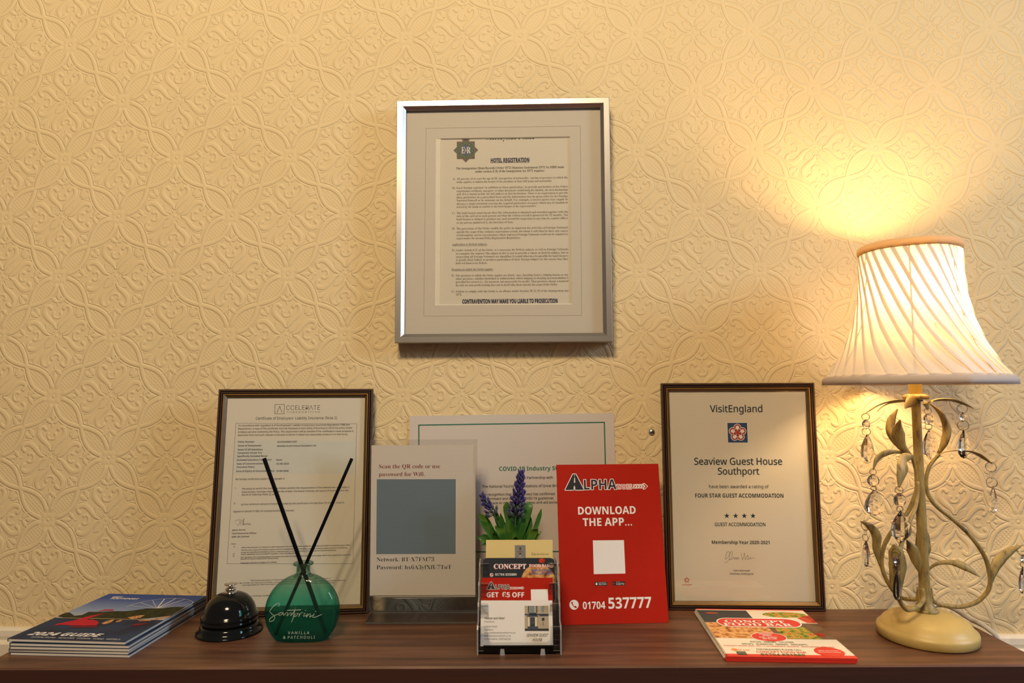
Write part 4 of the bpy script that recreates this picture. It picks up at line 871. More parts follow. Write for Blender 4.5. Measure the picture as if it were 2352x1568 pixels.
# --- takeaway flyers, right
FW, FD, FKV = 0.150, 0.178, 0.178 / 0.190
pizza = food('printed_pizza', [(0.30, (0.16, 0.05, 0.02, 1)), (0.45, (0.52, 0.22, 0.06, 1)), (0.58, (0.72, 0.45, 0.18, 1)), (0.70, (0.55, 0.10, 0.03, 1))], 130); salad = food('printed_salad', [(0.30, (0.03, 0.06, 0.01, 1)), (0.45, (0.22, 0.30, 0.03, 1)), (0.55, (0.60, 0.36, 0.06, 1)), (0.66, (0.55, 0.05, 0.02, 1)), (0.8, (0.70, 0.60, 0.35, 1))], 110)
slatebg = mat('print_charcoal', (0.022, 0.027, 0.036, 1), 0.35); flyred = mat('print_scarlet', (0.66, 0.035, 0.02, 1), 0.4); cream = mat('flyer_paper', (0.80, 0.74, 0.64, 1), 0.5, vary=0.01)
for i in range(7):
    topmost = i == 6; th = 0.00085; W2 = FW / 2; random.seed(i + 3)
    t = thing('flyer', 'top takeaway menu flyer with food photos and a red title pill, on the flyer pile' if topmost else 'takeaway menu flyer in the pile beneath the top menu flyer', 'flyer',
              (0.3335 + (0 if topmost else random.uniform(-0.0006, 0.0006) - (6 - i) * 0.0004), -0.0838 + (0 if topmost else random.uniform(-0.0004, 0.0003)), T + 0.0001 + i * th), (0, 0, R(-3.1 + (0 if topmost else random.uniform(-0.4, 0.4)))), 'takeaway menu flyers stacked by the lamp')
    s = Sheet([cream, flyred]); tt = th * 0.92; zr = 0.0085
    s.box((-W2, 0, zr), (W2, tt, FD), 0); s.box((-W2, 0, 0), (W2, tt, zr), 1); s.box((-W2 - 0.00001, 0.0001, FD * 0.42), (-W2 + 0.004, tt - 0.0001, FD * 0.97), 0)
    s.box((-W2 - 0.00003, 0.00005, FD * 0.42), (-W2 + 0.002, tt * 0.5, FD * 0.985), s.mi(slatebg))
    if topmost:
        K_ = lambda ps: [(max(-W2, min(W2, a * 0.001 * FW / 0.148)), max(0, min(FD, c * 0.001 * FKV))) for a, c in ps]
        sp_ = K_(FL_SPLIT); zs = (sp_[0][1] + sp_[1][1]) / 2; zt_ = FD - 0.006; xm, zm = sp_[2][0], sp_[3][1]
        pill = K_(FL_PILL); px0, px1 = pill[0][0], pill[2][0] + 0.004; pz1, pz0 = (pill[0][1] + pill[1][1]) / 2, (pill[2][1] + pill[3][1]) / 2
        s.art([(-W2, FD - 0.0035), (W2, FD - 0.0035), (W2, FD), (-W2, FD)], flyred, 1)
        s.art([(-W2, (pz0 + pz1) / 2), (xm, (pz0 + pz1) / 2), (xm, zt_), (-W2, zt_)], slatebg, 1)
        s.art([(xm, (pz0 + pz1) / 2), (W2, (pz0 + pz1) / 2), (W2, zt_), (xm, zt_)], cream, 1); s.disc((xm + 0.048, zt_ - 0.017), 0.030, salad, 2, 0.012); s.art([(W2 - 0.014, zt_ - 0.05), (W2, zt_ - 0.05), (W2, zt_ - 0.018), (W2 - 0.02, zt_ - 0.03)], food('printed_tomato', [(0.3, (0.35, 0.02, 0.01, 1)), (0.7, (0.72, 0.12, 0.05, 1))], 60), 3)
        s.art([(-W2, zs), (0.004, zs - 0.001), (0.004, (pz0 + pz1) / 2), (-W2, (pz0 + pz1) / 2)], pizza, 1)
        s.art([(0.004, zs - 0.001), (W2, zs), (W2, (pz0 + pz1) / 2), (0.004, (pz0 + pz1) / 2)], food('printed_board', [(0.3, (0.10, 0.06, 0.035, 1)), (0.7, (0.20, 0.13, 0.08, 1))], 40), 1); s.art([(0.010, zs), (0.058, zs), (0.050, pz0 + 0.004), (0.012, pz0 + 0.004)], salad, 2); s.disc((0.062, zs + 0.016), 0.006, MATS['printed_tomato'], 3)
        s.disc((-W2 + 0.018, zt_ - 0.013), 0.009, MATS['printed_tomato'], 2, 0.0025)
        def pillshape(x0_, x1_, z0_, z1_, m_, lay):
            rr_ = (z1_ - z0_) / 2; zc = (z0_ + z1_) / 2; s.art([(x1_ - rr_ + rr_ * math.cos(R(a)), zc + rr_ * math.sin(R(a))) for a in range(-90, 91, 15)] + [(x0_ + rr_ + rr_ * math.cos(R(a)), zc + rr_ * math.sin(R(a))) for a in range(90, 271, 15)], m_, lay)
        pillshape(px0, px1, pz0, pz1, INK['white'], 4); pillshape(px0 + 0.0018, px1 - 0.0018, pz0 + 0.0022, pz1 - 0.0022, flyred, 5)
        el = K_(FL_ELL); rx_ = el[0][0] - el[1][0]; rz_ = abs(el[2][1] - el[0][1]); s.disc(el[0], rx_ + 0.001, INK['white'], 4, rz_ + 0.0012); s.disc(el[0], rx_, flyred, 5, rz_)
        rx_ = el[3][0] - el[4][0]; s.disc(el[3], rx_, flyred, 4, rx_ * 0.9); s.text(('w', 'FREE DELIVERY', (el[3][0] - rx_ * 0.7) * 1000, el[3][1] * 1000 + 2, rx_ * 1400, 2.6), 6); s.text(('w', 'MINIMUM ORDER', (el[3][0] - rx_ * 0.75) * 1000, el[3][1] * 1000 - 3, rx_ * 1500, 2.6), 6)
        bx = K_(FL_BOX); s.art([(bx[0][0], bx[2][1]), (bx[1][0], bx[2][1]), (bx[1][0], bx[0][1]), (bx[0][0], bx[0][1])], mat('print_dark_green', (0.03, 0.05, 0.03, 1), 0.5), 4); s.text(('w', 'UBER EATS', bx[0][0] * 1000 + 1, (bx[0][1] + bx[2][1]) * 500 - 1, (bx[1][0] - bx[0][0]) * 1000 - 2, 2.2), 6)
        s.disc((K_([(0, 0)])[0][0] - 0.062, bx[0][1] + 0.006), 0.0035, INK['orange'], 4)
        for ln in FL:
            v = ln[3] * FKV + {'R': -3.5 if 'NO 11' in ln[1] else 0, 'G': 1.5 if 'PIZZAS' in ln[1] else 0.8 if 'WRAPS' in ln[1] else 0, 'GB': 5.2, 'SBW': 1.2 if ln[1] == 'CONCEPT' else 0}.get(ln[0], 0) + (2.2 if ln[1] == 'CONCEPT FOOD BAR' else 0); ln = ln[:5] + (min(ln[5], 10.6) if ln[0] == 'SBW' else ln[5] * (0.8 if ln[0] in ('R', 'GB') else 1),); s.text((ln[0], ln[1], ln[2] * FW / 0.148, v, ln[4] * FW / 0.148, ln[5] * FKV), 7)
    s.build('printed_leaf', s.mats, t, loc=(0, -FD / 2, th), rot=(R(-90), 0, 0))
# ================================================================ desk bell
black = mat('black_enamel', (0.006, 0.007, 0.008, 1), 0.10, vary=0.02, spec=0.28); chrome = mat('chrome', (0.66, 0.60, 0.52, 1), 0.12, 1.0, vary=0.04)
t = thing('desk_bell', 'shiny black reception bell with a chrome plunger, left of the green bottle', 'bell', (-0.3795, -0.060, T))
b = MB(); b.lathe([(0, 0.0002), (0.0415, 0.0002), (0.0425, 0.0014), (0.0415, 0.0030), (0.0390, 0.0046), (0.0376, 0.0075), (0.0372, 0.0105), (0.0340, 0.0125), (0, 0.0125)]); b.build('base', black, t)
b = MB(); b.lathe([(0.0300, 0.0130), (0.0340, 0.0134), (0.0362, 0.0150), (0.0364, 0.0172), (0.0350, 0.0182), (0.0356, 0.0196), (0.0366, 0.0210), (0.0356, 0.0236), (0.0338, 0.0250), (0.0328, 0.0290), (0.0305, 0.0350), (0.0268, 0.0410), (0.0215, 0.0460), (0.0150, 0.0494), (0.0080, 0.0508), (0.0, 0.0511)]); b.build('dome', black, t)
b = MB(); b.lathe([(r_, 0.0505 + (z_ - 0.0505) * 0.75) for r_, z_ in [(0.0, 0.0505), (0.0080, 0.0505), (0.0082, 0.0520), (0.0060, 0.0528), (0.0050, 0.0540), (0.0066, 0.0556), (0.0070, 0.0575), (0.0058, 0.0594), (0.0030, 0.0604), (0.0026, 0.0640), (0.0080, 0.0648), (0.0082, 0.0660), (0.0050, 0.0672), (0, 0.0676)]], 32); b.build('plunger', chrome, t)
# ================================================================ reed diffuser
def tinted(name, stops, gloss, ior, edge_dark):
    """coloured clear glass: the colour runs from pale at the neck to teal at the foot"""
    m, nt, N, L, p = newmat(name); N.remove(p); out = [n for n in N if n.type == 'OUTPUT_MATERIAL'][0]
    tc = N.new('ShaderNodeTexCoord'); sp = N.new('ShaderNodeSeparateXYZ'); L.new(tc.outputs['Object'], sp.inputs[0])
    mr = N.new('ShaderNodeMapRange'); mr.inputs['From Min'].default_value = 0.0; mr.inputs['From Max'].default_value = 0.098; L.new(sp.outputs['Z'], mr.inputs['Value'])
    r = ramp(N, stops); L.new(mr.outputs[0], r.inputs['Fac'])
    lw = N.new('ShaderNodeLayerWeight'); lw.inputs['Blend'].default_value = 0.45
    mx = N.new('ShaderNodeMix'); mx.data_type = 'RGBA'; mx.blend_type = 'MULTIPLY'; mx.inputs['B'].default_value = edge_dark; L.new(lw.outputs['Facing'], mx.inputs['Factor']); L.new(r.outputs['Color'], mx.inputs['A'])
    tr = N.new('ShaderNodeBsdfTransparent'); L.new(mx.outputs['Result'], tr.inputs['Color']); gl = N.new('ShaderNodeBsdfGlossy'); gl.inputs['Roughness'].default_value = 0.03
    df = N.new('ShaderNodeBsdfTranslucent'); L.new(mx.outputs['Result'], df.inputs['Color'])
    m1 = N.new('ShaderNodeMixShader'); m1.inputs['Fac'].default_value = 0.16; L.new(tr.outputs[0], m1.inputs[1]); L.new(df.outputs[0], m1.inputs[2])
    mu = schlick(N, L, gloss, ior)
    ms = N.new('ShaderNodeMixShader'); L.new(mu, ms.inputs['Fac']); L.new(m1.outputs[0], ms.inputs[1]); L.new(gl.outputs[0], ms.inputs[2]); L.new(ms.outputs[0], out.inputs['Surface'])
    MATS[name] = m; return m
bglass = tinted('teal_glass', [(0.0, (0.06, 0.72, 0.70, 1)), (0.30, (0.20, 0.78, 0.70, 1)), (0.60, (0.42, 0.84, 0.72, 1)), (0.80, (0.78, 0.90, 0.80, 1)), (1.0, (0.84, 0.90, 0.82, 1))], 0.9, 1.45, (0.16, 0.50, 0.46, 1))
liq_m = tinted('scented_oil', [(0.0, (0.55, 0.90, 0.86, 1)), (1.0, (0.46, 0.78, 0.70, 1))], 0.35, 1.33, (0.5, 0.72, 0.62, 1))
BX, BY = -0.2737, -0.0885; BR, BD, BC = 0.0476, 0.0160, 0.0350
def flask(rad, dep, zmin, zmax, name, m, parent):
    """flat round flask: a disc facing the room with full rounded rims, flattened at the foot"""
    b = MB(); n, k = 72, 22; vs = []
    for i in range(k + 1):
        ph = -math.pi / 2 + math.pi * i / k; y = dep * (abs(math.sin(ph)) ** 0.62) * (1 if ph > 0 else -1); q = math.cos(ph) ** 0.42 if 0 < i < k else 0.0
        for j in range(n):
            a = 2 * math.pi * j / n; x = rad * q * math.cos(a); z = BC + rad * q * math.sin(a)
            vs.append((x, y, min(zmax, max(zmin, z))))
    fs = [(i * n + j, i * n + (j + 1) % n, (i + 1) * n + (j + 1) % n, (i + 1) * n + j) for i in range(k) for j in range(n)]
    b.add(vs, fs, 0, True); return b
t = thing('diffuser_bottle', 'round flat teal glass scent bottle with white script lettering, standing near the table front', 'bottle', (BX, BY, T + 0.0002))
b = flask(BR, BD, 0.0, 0.0815, 'x', bglass, t)
b.lathe([(0.0125, 0.0790), (0.0100, 0.0822), (0.0088, 0.0850), (0.0086, 0.0920), (0.0096, 0.0938), (0.0128, 0.0944), (0.0130, 0.0962), (0.0118, 0.0972), (0.0082, 0.0970), (0.0074, 0.0955), (0.0073, 0.0850)], 40)
bo = b.build('glass_body', bglass, t, auto=1)
lb = flask(BR - 0.0042, BD - 0.0040, 0.0042, 0.0385, 'x', liq_m, t).build('oil', liq_m, t, auto=1)
S_ = lambda ps: [((x - 692) * 0.000566, 0.0385 - (y - 1400) * 0.000578) for x, y in ps]
script = [[(647, 1387), (648, 1381), (642, 1382), (632, 1390), (627, 1398), (632, 1404), (638, 1409), (636, 1417), (628, 1420), (627, 1415), (636, 1408), (648, 1403), (652, 1400)],
 [(655, 1401), (648, 1402), (648, 1407), (655, 1404), (657, 1400), (658, 1407), (664, 1401), (667, 1401), (666, 1408), (672, 1402), (676, 1402), (674, 1408), (682, 1398), (686, 1388), (683, 1398), (679, 1415), (676, 1421)], [(666, 1396), (697, 1395)],
 [(685, 1404), (682, 1410), (687, 1408), (690, 1403), (686, 1402), (694, 1404)], [(694, 1404), (692, 1410), (697, 1402), (702, 1401)], [(706, 1402), (703, 1409), (709, 1407)], [(712, 1403), (709, 1411), (716, 1404), (719, 1404), (717, 1411), (723, 1407)], [(727, 1404), (724, 1411), (732, 1410), (744, 1405)], [(707, 1396), (708, 1397)], [(730, 1398), (731, 1399)]]
s = Sheet([INK['etch']]); ydisc = -BD - 0.0004
for q in script: s.line([tuple(a) for a in spline(S_(q), 4)] if len(q) > 2 else S_(q), 0.00062, INK['etch'])
s.text(('E', 'V A N I L L A', -13, 8.2 + 3.0, 27, 3.4)); s.text(('E', '&  P A T C H O U L I', -19, 5.6, 40, 3.4))
lo = s.build('white_lettering', s.mats, t, loc=(0, ydisc, 0)); lo['label'] = 'thin white script and small capitals printed on the glass front'
reedm = mat('black_reed', (0.003, 0.0035, 0.006, 1), 0.7, vary=0.4, scale=200, stretch=(8, 8, 1), spec=0.06)
def reed(lab, a, c, r):
    b = MB(); n_ = 8; P_ = [Vector(a).lerp(Vector(c), i / n_) for i in range(n_ + 1)]; b.sweep(P_, [r] * (n_ + 1), 14)
    o = b.build('diffuser_reed', reedm); tag(o, lab, 'reed', 'black reeds in the scent bottle'); return o
reed('black diffuser reed leaning to the left, its tip over the insurance certificate', (-0.3241, -0.1005, T + 0.2330), (-0.2440, -0.0857, T + 0.0062), 0.0026)
reed('black diffuser reed leaning to the right, its tip nearest the acrylic holder', (-0.2152, -0.0760, T + 0.2298), (-0.3075, -0.0916, T + 0.0062), 0.0022)
# ================================================================ tiered card holder and its cards
hx0, hx1 = -0.0440, 0.0590; hc = (hx0 + hx1) / 2 ; hwid = (hx1 - hx0) / 2
clr = clear('clear_styrene', (0.90, 0.91, 0.92, 1), (0.50, 0.52, 0.56, 1), 1.0); rim = mat('styrene_rim', (0.30, 0.29, 0.30, 1), 0.2, vary=0.3, coat=0.4); darkfoot = clear('smoked_base', (0.14, 0.17, 0.19, 1), (0.05, 0.06, 0.07, 1), 0.8)
t = thing('card_holder', 'clear stepped four-pocket card holder at the table front, in front of the lavender', 'card holder', (hc, -0.147, T + 0.0002))
tiers = [(0.000, 0.034), (0.018, 0.056), (0.036, 0.076), (0.054, 0.096)]                # front of each pocket (y) and its lip height
for sd in (-1, 1):
    b = MB(); x1 = sd * hwid; x0_ = x1 - sd * 0.0018; out_ = [(0.0, 0.0)]
    for k, (y, z) in enumerate(tiers):
        out_ += [(y, z - 0.004), (y + 0.003, z)] if k == 0 else [(y - 0.001, tiers[k - 1][1] + 0.001), (y, z - 0.004), (y + 0.003, z)]
    out_ += [(0.076, 0.097), (0.080, 0.09), (0.080, 0.0)]
    n = len(out_); V = [(x1, y, z) for y, z in out_] + [(x0_, y, z) for y, z in out_]
    b.add(V, [tuple(range(n)), tuple(range(2 * n - 1, n - 1, -1))], 0); b.add(V, [(i, i + n, (i + 1) % n + n, (i + 1) % n) for i in range(n)], 1)
    b.build('side_panel', [clr, rim], t, auto=1)
for k, (y, z) in enumerate(tiers):
    b = MB(); w_ = hwid - 0.0018; e_ = 0.016; zl = 0.010 if k == 0 else z - 0.030; zc = zl + 0.004
    o_ = [(-w_, 0.0045), (w_, 0.0045), (w_, z - 0.001), (w_ - 0.011, z - 0.001), (w_ - 0.0125, zc + 0.003), (w_ - 0.016, zc), (-w_ + 0.016, zc), (-w_ + 0.0125, zc + 0.003), (-w_ + 0.011, z - 0.001), (-w_, z - 0.001)]
    b.prism(o_, y + 0.0008, y + 0.0022); nn = len(b.f); b.m = [0, 0] + [1] * (nn - 2); b.build('pocket_front', [clr, rim], t)
b = MB(); b.box((-hwid + 0.0018, 0.0765, 0.004), (hwid - 0.0018, 0.0785, 0.096)); b.build('back_panel', clr, t)
b = MB(); b.box((-hwid + 0.0018, 0.002, 0.0015), (hwid - 0.0018, 0.078, 0.0040)); b.build('base_tray', darkfoot, t)
b = MB(); b.box((-hwid + 0.008, -0.0006, 0.0042), (hwid - 0.010, 0.0006, 0.0115)); b.build('front_lip', darkfoot, t)
for xf in (-0.0205, 0.0285):
    b = MB(); b.add([(xf - 0.0030, -0.0016, 0), (xf + 0.0030, -0.0016, 0), (xf + 0.0030, 0.003, 0), (xf - 0.0030, 0.003, 0), (xf - 0.0022, -0.0008, 0.0075), (xf + 0.0022, -0.0008, 0.0075), (xf + 0.0022, 0.002, 0.0075), (xf - 0.0022, 0.002, 0.0075)], [(3, 2, 1, 0), (4, 5, 6, 7), (0, 1, 5, 4), (1, 2, 6, 5), (2, 3, 7, 6), (3, 0, 4, 7)]); b.build('foot_clip', rim, t)
def card(name, lab, xc, wd, ytop, ztop, hgt, lean, mats, th=0.0004, rnd=0.0, group=None, art=None):
    """local origin at the top centre of the card, hanging down"""
    s = Sheet(mats); w2 = wd / 2
    if rnd:
        o_ = []
        for cx_, cz_, a0 in ((w2 - rnd, -rnd, 0), (-w2 + rnd, -rnd, 90), (-w2 + rnd, -hgt + rnd, 180), (w2 - rnd, -hgt + rnd, 270)): o_ += [(cx_ + rnd * math.cos(R(a0 + q)), cz_ + rnd * math.sin(R(a0 + q))) for q in (0, 22, 45, 67, 90)]
        s.prism(o_, 0, th)
    else: s.box((-w2, 0, -hgt), (w2, th, 0))
    if art: art(s)
    o = s.build(name, s.mats, loc=(xc, ytop, T + ztop), rot=(-R(lean), 0, R(-0.6))); tag(o, lab, 'card', group); return o
def shifted(lines, s, k, h, layer=3, kv=None):
    kv = kv or k
    for ln in lines: s.text((ln[0], ln[1], ln[2] * k, (ln[3] - h) * kv, ln[4] * k, ln[5] * kv), layer)
def shp(ps, k, h, kv=None): return [(a * k * 0.001, (c - h) * (kv or k) * 0.001) for a, c in ps]
def art_white(s):
    k = 0.0893 / 0.085; shifted(WC, s, k, 54.5, 3, 0.945); q = shp(WC_PH, k, 54.5, 0.945); x0_, z1_ = q[0]; x1_, z0_ = q[2]; W_, H_ = x1_ - x0_, z1_ - z0_
    B = lambda a, b_, c, d: [(x0_ + a * W_, z0_ + b_ * H_), (x0_ + c * W_, z0_ + b_ * H_), (x0_ + c * W_, z0_ + d * H_), (x0_ + a * W_, z0_ + d * H_)]
    st = mat('photo_stone', (0.42, 0.35, 0.25, 1), 0.5, vary=0.2, scale=300); tr_ = mat('photo_trim', (0.04, 0.055, 0.085, 1), 0.5); wi = mat('photo_window', (0.20, 0.24, 0.25, 1), 0.4); dk = mat('photo_dark', (0.018, 0.022, 0.026, 1), 0.5)
    s.art(B(0, 0, 1, 1), st, 1)
    for r_ in ((0.14, 0.72, 0.19, 1), (0.48, 0.72, 0.53, 1)): s.art(B(*r_), tr_, 2)
    for r_ in ((0.22, 0.72, 0.40, 1), (0.70, 0.74, 0.82, 1)): s.art(B(*r_), wi, 2)
    s.art(B(0, 0.62, 1, 0.68), tr_, 3); s.art(B(0.10, 0.56, 0.56, 0.61), tr_, 3); s.art(B(0.18, 0.61, 0.50, 0.72), tr_, 3); s.art(B(0.62, 0.58, 1, 0.66), tr_, 3)
    for r_ in ((0.14, 0.18, 0.19, 0.54), (0.44, 0.18, 0.49, 0.54), (0.23, 0.18, 0.42, 0.54)): s.art(B(*r_), dk if r_[0] == 0.23 else INK['cream'], 4)
    s.art(B(0.26, 0.26, 0.39, 0.5), tr_, 5); s.art(B(0.72, 0.40, 0.82, 0.52), dk, 4); s.art(B(0.76, 0.22, 0.78, 0.36), dk, 4); s.art(B(0, 0.0, 1, 0.09), dk, 4); s.art(B(0.12, 0.05, 0.55, 0.18), tr_, 5)
card('business_card', 'white guest house business card with a small photo of a bay-windowed facade, front pocket', 0.0046, 0.0893, -0.1225, 0.0575, 0.0525, 17, [card_white], 0.0022, art=art_white)
def art_red(s):
    k = 0.0910 / 0.085; h = 28.5; shifted(RC, s, k, h, 3, 0.96); s.art(shp(RC_SQ, k, h, 0.96), INK['white'], 1); (a, c), (d, _), _ = RC_LOGO; kk = (d - a) / (TX_ARROW[4][0] - TX_A[0][7][0]) * k
    taxi_logo(s, a * k - TX_A[0][7][0] * kk, (c - h) * 0.96 - TX_A[0][7][1] * kk, kk)
card('discount_card', 'red taxi discount card offering five pounds off, second pocket from the front', 0.0053, 0.0910, -0.1050, 0.0797, 0.055, 14, [red], 0.0005, art=art_red)
for i in range(3): card('discount_card', 'plain-backed red taxi discount card tucked close behind the front red one', 0.0053 + 0.0002 * (i - 1), 0.0910, -0.1050 + 0.0008 * (i + 1), 0.0797 + 0.0002 * i, 0.055, 14, [red], 0.0005, group='red taxi discount cards in the second pocket')
def art_concept(s):
    k = 0.0940 / 0.085; h = 28.3; kv = 0.93; q = shp(CC_C, k, h, kv)
    w2 = 0.047; cc, rr_ = q[2], q[3][0] - q[2][0]; zfl = -0.031
    pz = [(cc[0] + rr_ * math.cos(R(a)), cc[1] + rr_ * math.sin(R(a))) for a in range(0, 181, 6)]; pz = [(min(w2 - 0.0004, a), max(zfl, c)) for a, c in pz]
    s.art(pz + [(pz[-1][0], zfl), (pz[0][0], zfl)], pizza, 1)
    tz = q[4]; s.disc((tz[0], min(tz[1], -0.0035)), 0.0040, food('printed_tomato2', [(0.3, (0.35, 0.02, 0.01, 1)), (0.7, (0.65, 0.06, 0.03, 1))], 60), 2, 0.0030); s.disc(q[6], q[7][0] - q[6][0], mat('print_bread', (0.62, 0.40, 0.28, 1), 0.5), 2)
    for ln in CC:
        if ln[0] == 'SBW': s.text(('RS', ln[1], ln[2] * k - 0.5, (ln[3] - h) * kv - 0.35, ln[4] * k, ln[5] * kv), 3)
    shifted(CC, s, k, h, 5, kv); s.disc(q[0], q[1][0] - q[0][0], INK['white'], 2); s.disc((q[0][0], q[0][1]), (q[1][0] - q[0][0]) * 0.78, INK['red'], 3)
    s.line([(q[0][0] - 0.001, q[0][1] + 0.0012), (q[0][0] - 0.0004, q[0][1] - 0.0005), (q[0][0] + 0.0012, q[0][1] - 0.001)], 0.0007, INK['white'], 4)
card('takeaway_card', 'dark rounded takeaway card with a pizza picture, third pocket from the front', 0.0077, 0.0940, -0.0880, 0.1015, 0.055, 12, [slatebg], 0.0012, rnd=0.006, art=art_concept)
def art_yellow(s):
    k = 0.0888 / 0.085; h = 33.5; shifted(YC, s, k, h, 4); q = shp(YC_SQ, k, h); s.art(q, mat('print_grey', (0.22, 0.21, 0.19, 1), 0.6), 2)
    x_, z_ = (q[0][0] + q[1][0]) / 2, q[0][1]; s.disc((x_, z_ - 0.0045), 0.0011, INK['soft'], 3, 0.0022); s.line([(x_ - 0.003, z_ - 0.0082), (x_ + 0.003, z_ - 0.0082)], 0.0006, INK['soft'], 3); s.disc((x_, z_ - 0.0108), 0.0018, INK['soft'], 3, 0.0010)
card('note_card', 'pale yellow card with a grey label and handwriting, rear pocket under the lavender', 0.0088, 0.0888, -0.0710, 0.1211, 0.055, 10, [mat('yellow_card', (0.74, 0.58, 0.24, 1), 0.7, vary=0.03)], 0.0009, art=art_yellow)
# ================================================================ artificial lavender
PX, PY = 0.004, -0.0445
t = thing('potted_lavender', 'artificial lavender with two violet spikes and green leaves behind the card holder', 'plant', (PX, PY, T))
b = MB(); b.lathe([(0, 0.0003), (0.0170, 0.0003), (0.0185, 0.010), (0.0210, 0.062), (0.0222, 0.064), (0.0222, 0.072), (0.0205, 0.072), (0.0190, 0.060), (0, 0.060)], 36); b.build('pot', mat('grey_plastic_pot', (0.09, 0.09, 0.09, 1), 0.6), t)
leafm, nt, N, L, p = newmat('leaf_green'); tc = N.new('ShaderNodeTexCoord'); no = N.new('ShaderNodeTexNoise'); no.inputs['Scale'].default_value = 45; L.new(tc.outputs['Object'], no.inputs['Vector'])
r = ramp(N, [(0.3, (0.012, 0.060, 0.012, 1)), (0.52, (0.035, 0.140, 0.018, 1)), (0.72, (0.11, 0.22, 0.025, 1))]); L.new(no.outputs['Fac'], r.inputs['Fac']); L.new(r.outputs['Color'], p.inputs['Base Color']); p.inputs['Roughness'].default_value = 0.42
b = MB(); random.seed(11)
def blade(b, a, c, bow, wd, tw=0.0):
    a, c = Vector(a), Vector(c); d = c - a; mid = a.lerp(c, 0.55) + Vector(bow); P_ = [Vector(q) for q in spline([a, mid, c], 6)]
    side = Vector((math.cos(tw), math.sin(tw), 0)); side = (side - d.normalized() * side.dot(d.normalized())).normalized(); nr = side.cross(d).normalized(); n_ = len(P_); vs = []
    for i, q in enumerate(P_):
        u = i / (n_ - 1); w_ = wd * (math.sin(math.pi * (0.12 + 0.88 * u) ** 1.15) ** 0.8 if u < 1 else 0.02) + 0.0002
        vs += [q - side * w_ + nr * w_ * 0.35, q, q + side * w_ + nr * w_ * 0.35]
    m_ = len(vs); vs += [v + nr * 0.0004 for v in vs]; fs = []
    for i in range(n_ - 1):
        for j in (0, 1): k_ = i * 3 + j; fs += [(k_, k_ + 1, k_ + 4, k_ + 3), (m_ + k_ + 3, m_ + k_ + 4, m_ + k_ + 1, m_ + k_)]
    b.add(vs, fs, 0, True)
for (x, z, wd, dy) in [(-0.051, 0.151, .0055, .004), (-0.050, 0.143, .0040, -.006), (-0.030, 0.156, .004, .012), (-0.021, 0.150, .0035, .01), (-0.028, 0.137, .005, -.012), (-0.029, 0.130, .0045, -.02), (-0.052, 0.120, .006, .0), (-0.046, 0.112, .005, -.014), (-0.040, 0.128, .006, .012),
        (0.036, 0.156, .0030, .008), (0.035, 0.128, .0045, -.006), (0.030, 0.133, .0050, -.014), (0.020, 0.147, .0060, .010), (0.012, 0.143, .0055, .002), (-0.006, 0.140, .005, -.010), (0.001, 0.138, .005, -.016), (0.008, 0.134, .005, -.02), (-0.014, 0.138, .004, .008), (-0.012, 0.166, .0055, .008), (0.021, 0.166, .0060, .006), (0.010, 0.158, .005, .014), (-0.004, 0.158, .005, .014),
        (0.014, 0.120, .004, -.022), (-0.020, 0.122, .0045, -.024), (0.026, 0.118, .004, -.02), (-0.036, 0.106, .005, .01), (0.0, 0.125, .0045, -.024)]:
    x0_ = max(-0.012, min(0.012, x * 0.3)); zb_ = 0.075 + random.uniform(0, 0.01) if z < 0.155 or abs(x) > 0.028 else 0.115
    blade(b, (x0_, dy * 0.3, zb_), (x - PX * 0.0, dy, z), (x * 0.10 + random.uniform(-.002, .002), random.uniform(-.003, .003), 0.010 + abs(x) * 0.12), wd, random.uniform(-0.5, 0.5))
for i in range(14): a = random.uniform(0, 2 * math.pi); blade(b, (0.006 * math.cos(a), 0.006 * math.sin(a), 0.062), (0.026 * math.cos(a), 0.012 * math.sin(a), 0.098 + random.uniform(0, .016)), (0, 0, 0.006), 0.004, a + 1.57)
b.build('foliage', leafm, t)
violet = mat('lavender_violet', (0.050, 0.036, 0.185, 1), 0.6, vary=0.4, scale=120); sage = mat('lavender_grey_green', (0.060, 0.085, 0.095, 1), 0.7, vary=0.3, scale=150); stemm = mat('stem_green', (0.035, 0.10, 0.025, 1), 0.6)
def spike(a, c, r0, n_, s0):
    b = MB(); a, c = Vector(a), Vector(c); ax = (c - a).normalized(); u_ = ax.orthogonal().normalized(); v_ = ax.cross(u_)
    for i in range(n_):
        tt = i / n_; ph = i * 2.399; rad = r0 * (1 - 0.78 * tt) * (0.75 + 0.35 * math.sin(i * 12.9)); p0 = a.lerp(c, tt * 0.94); o_ = (u_ * math.cos(ph) + v_ * math.sin(ph))
        d = (o_ * 0.55 + ax * 0.95).normalized(); q = p0 + o_ * rad; L_ = s0 * (1.25 - 0.45 * tt); W_ = L_ * 0.25; e1 = d.orthogonal().normalized(); e2 = d.cross(e1); vs = []; k_ = 6
        for s_, w_ in ((0, 0.35), (0.35, 1.0), (0.7, 0.8), (1.0, 0.12)): vs += [q + d * L_ * s_ + (e1 * math.cos(j * math.pi * 2 / k_) + e2 * math.sin(j * math.pi * 2 / k_)) * W_ * w_ for j in range(k_)]
        b.add(vs, [(r_ * k_ + j, r_ * k_ + (j + 1) % k_, (r_ + 1) * k_ + (j + 1) % k_, (r_ + 1) * k_ + j) for r_ in range(3) for j in range(k_)] + [tuple(range(3 * k_, 4 * k_))], 0 if tt > 0.30 or i % 3 == 0 else 1, True)
        b.sweep([p0, q + d * L_ * 0.2], [0.0006, 0.0007], 4, 1)
    return b.build('flower_spike', [violet, sage], t)
sA = spike((0.0005, 0, 0.146), (0.0085, 0.001, 0.2115), 0.0100, 118, 0.0070); sB = spike((-0.030, 0.0, 0.148), (-0.0475, -0.002, 0.179), 0.0070, 40, 0.0064)
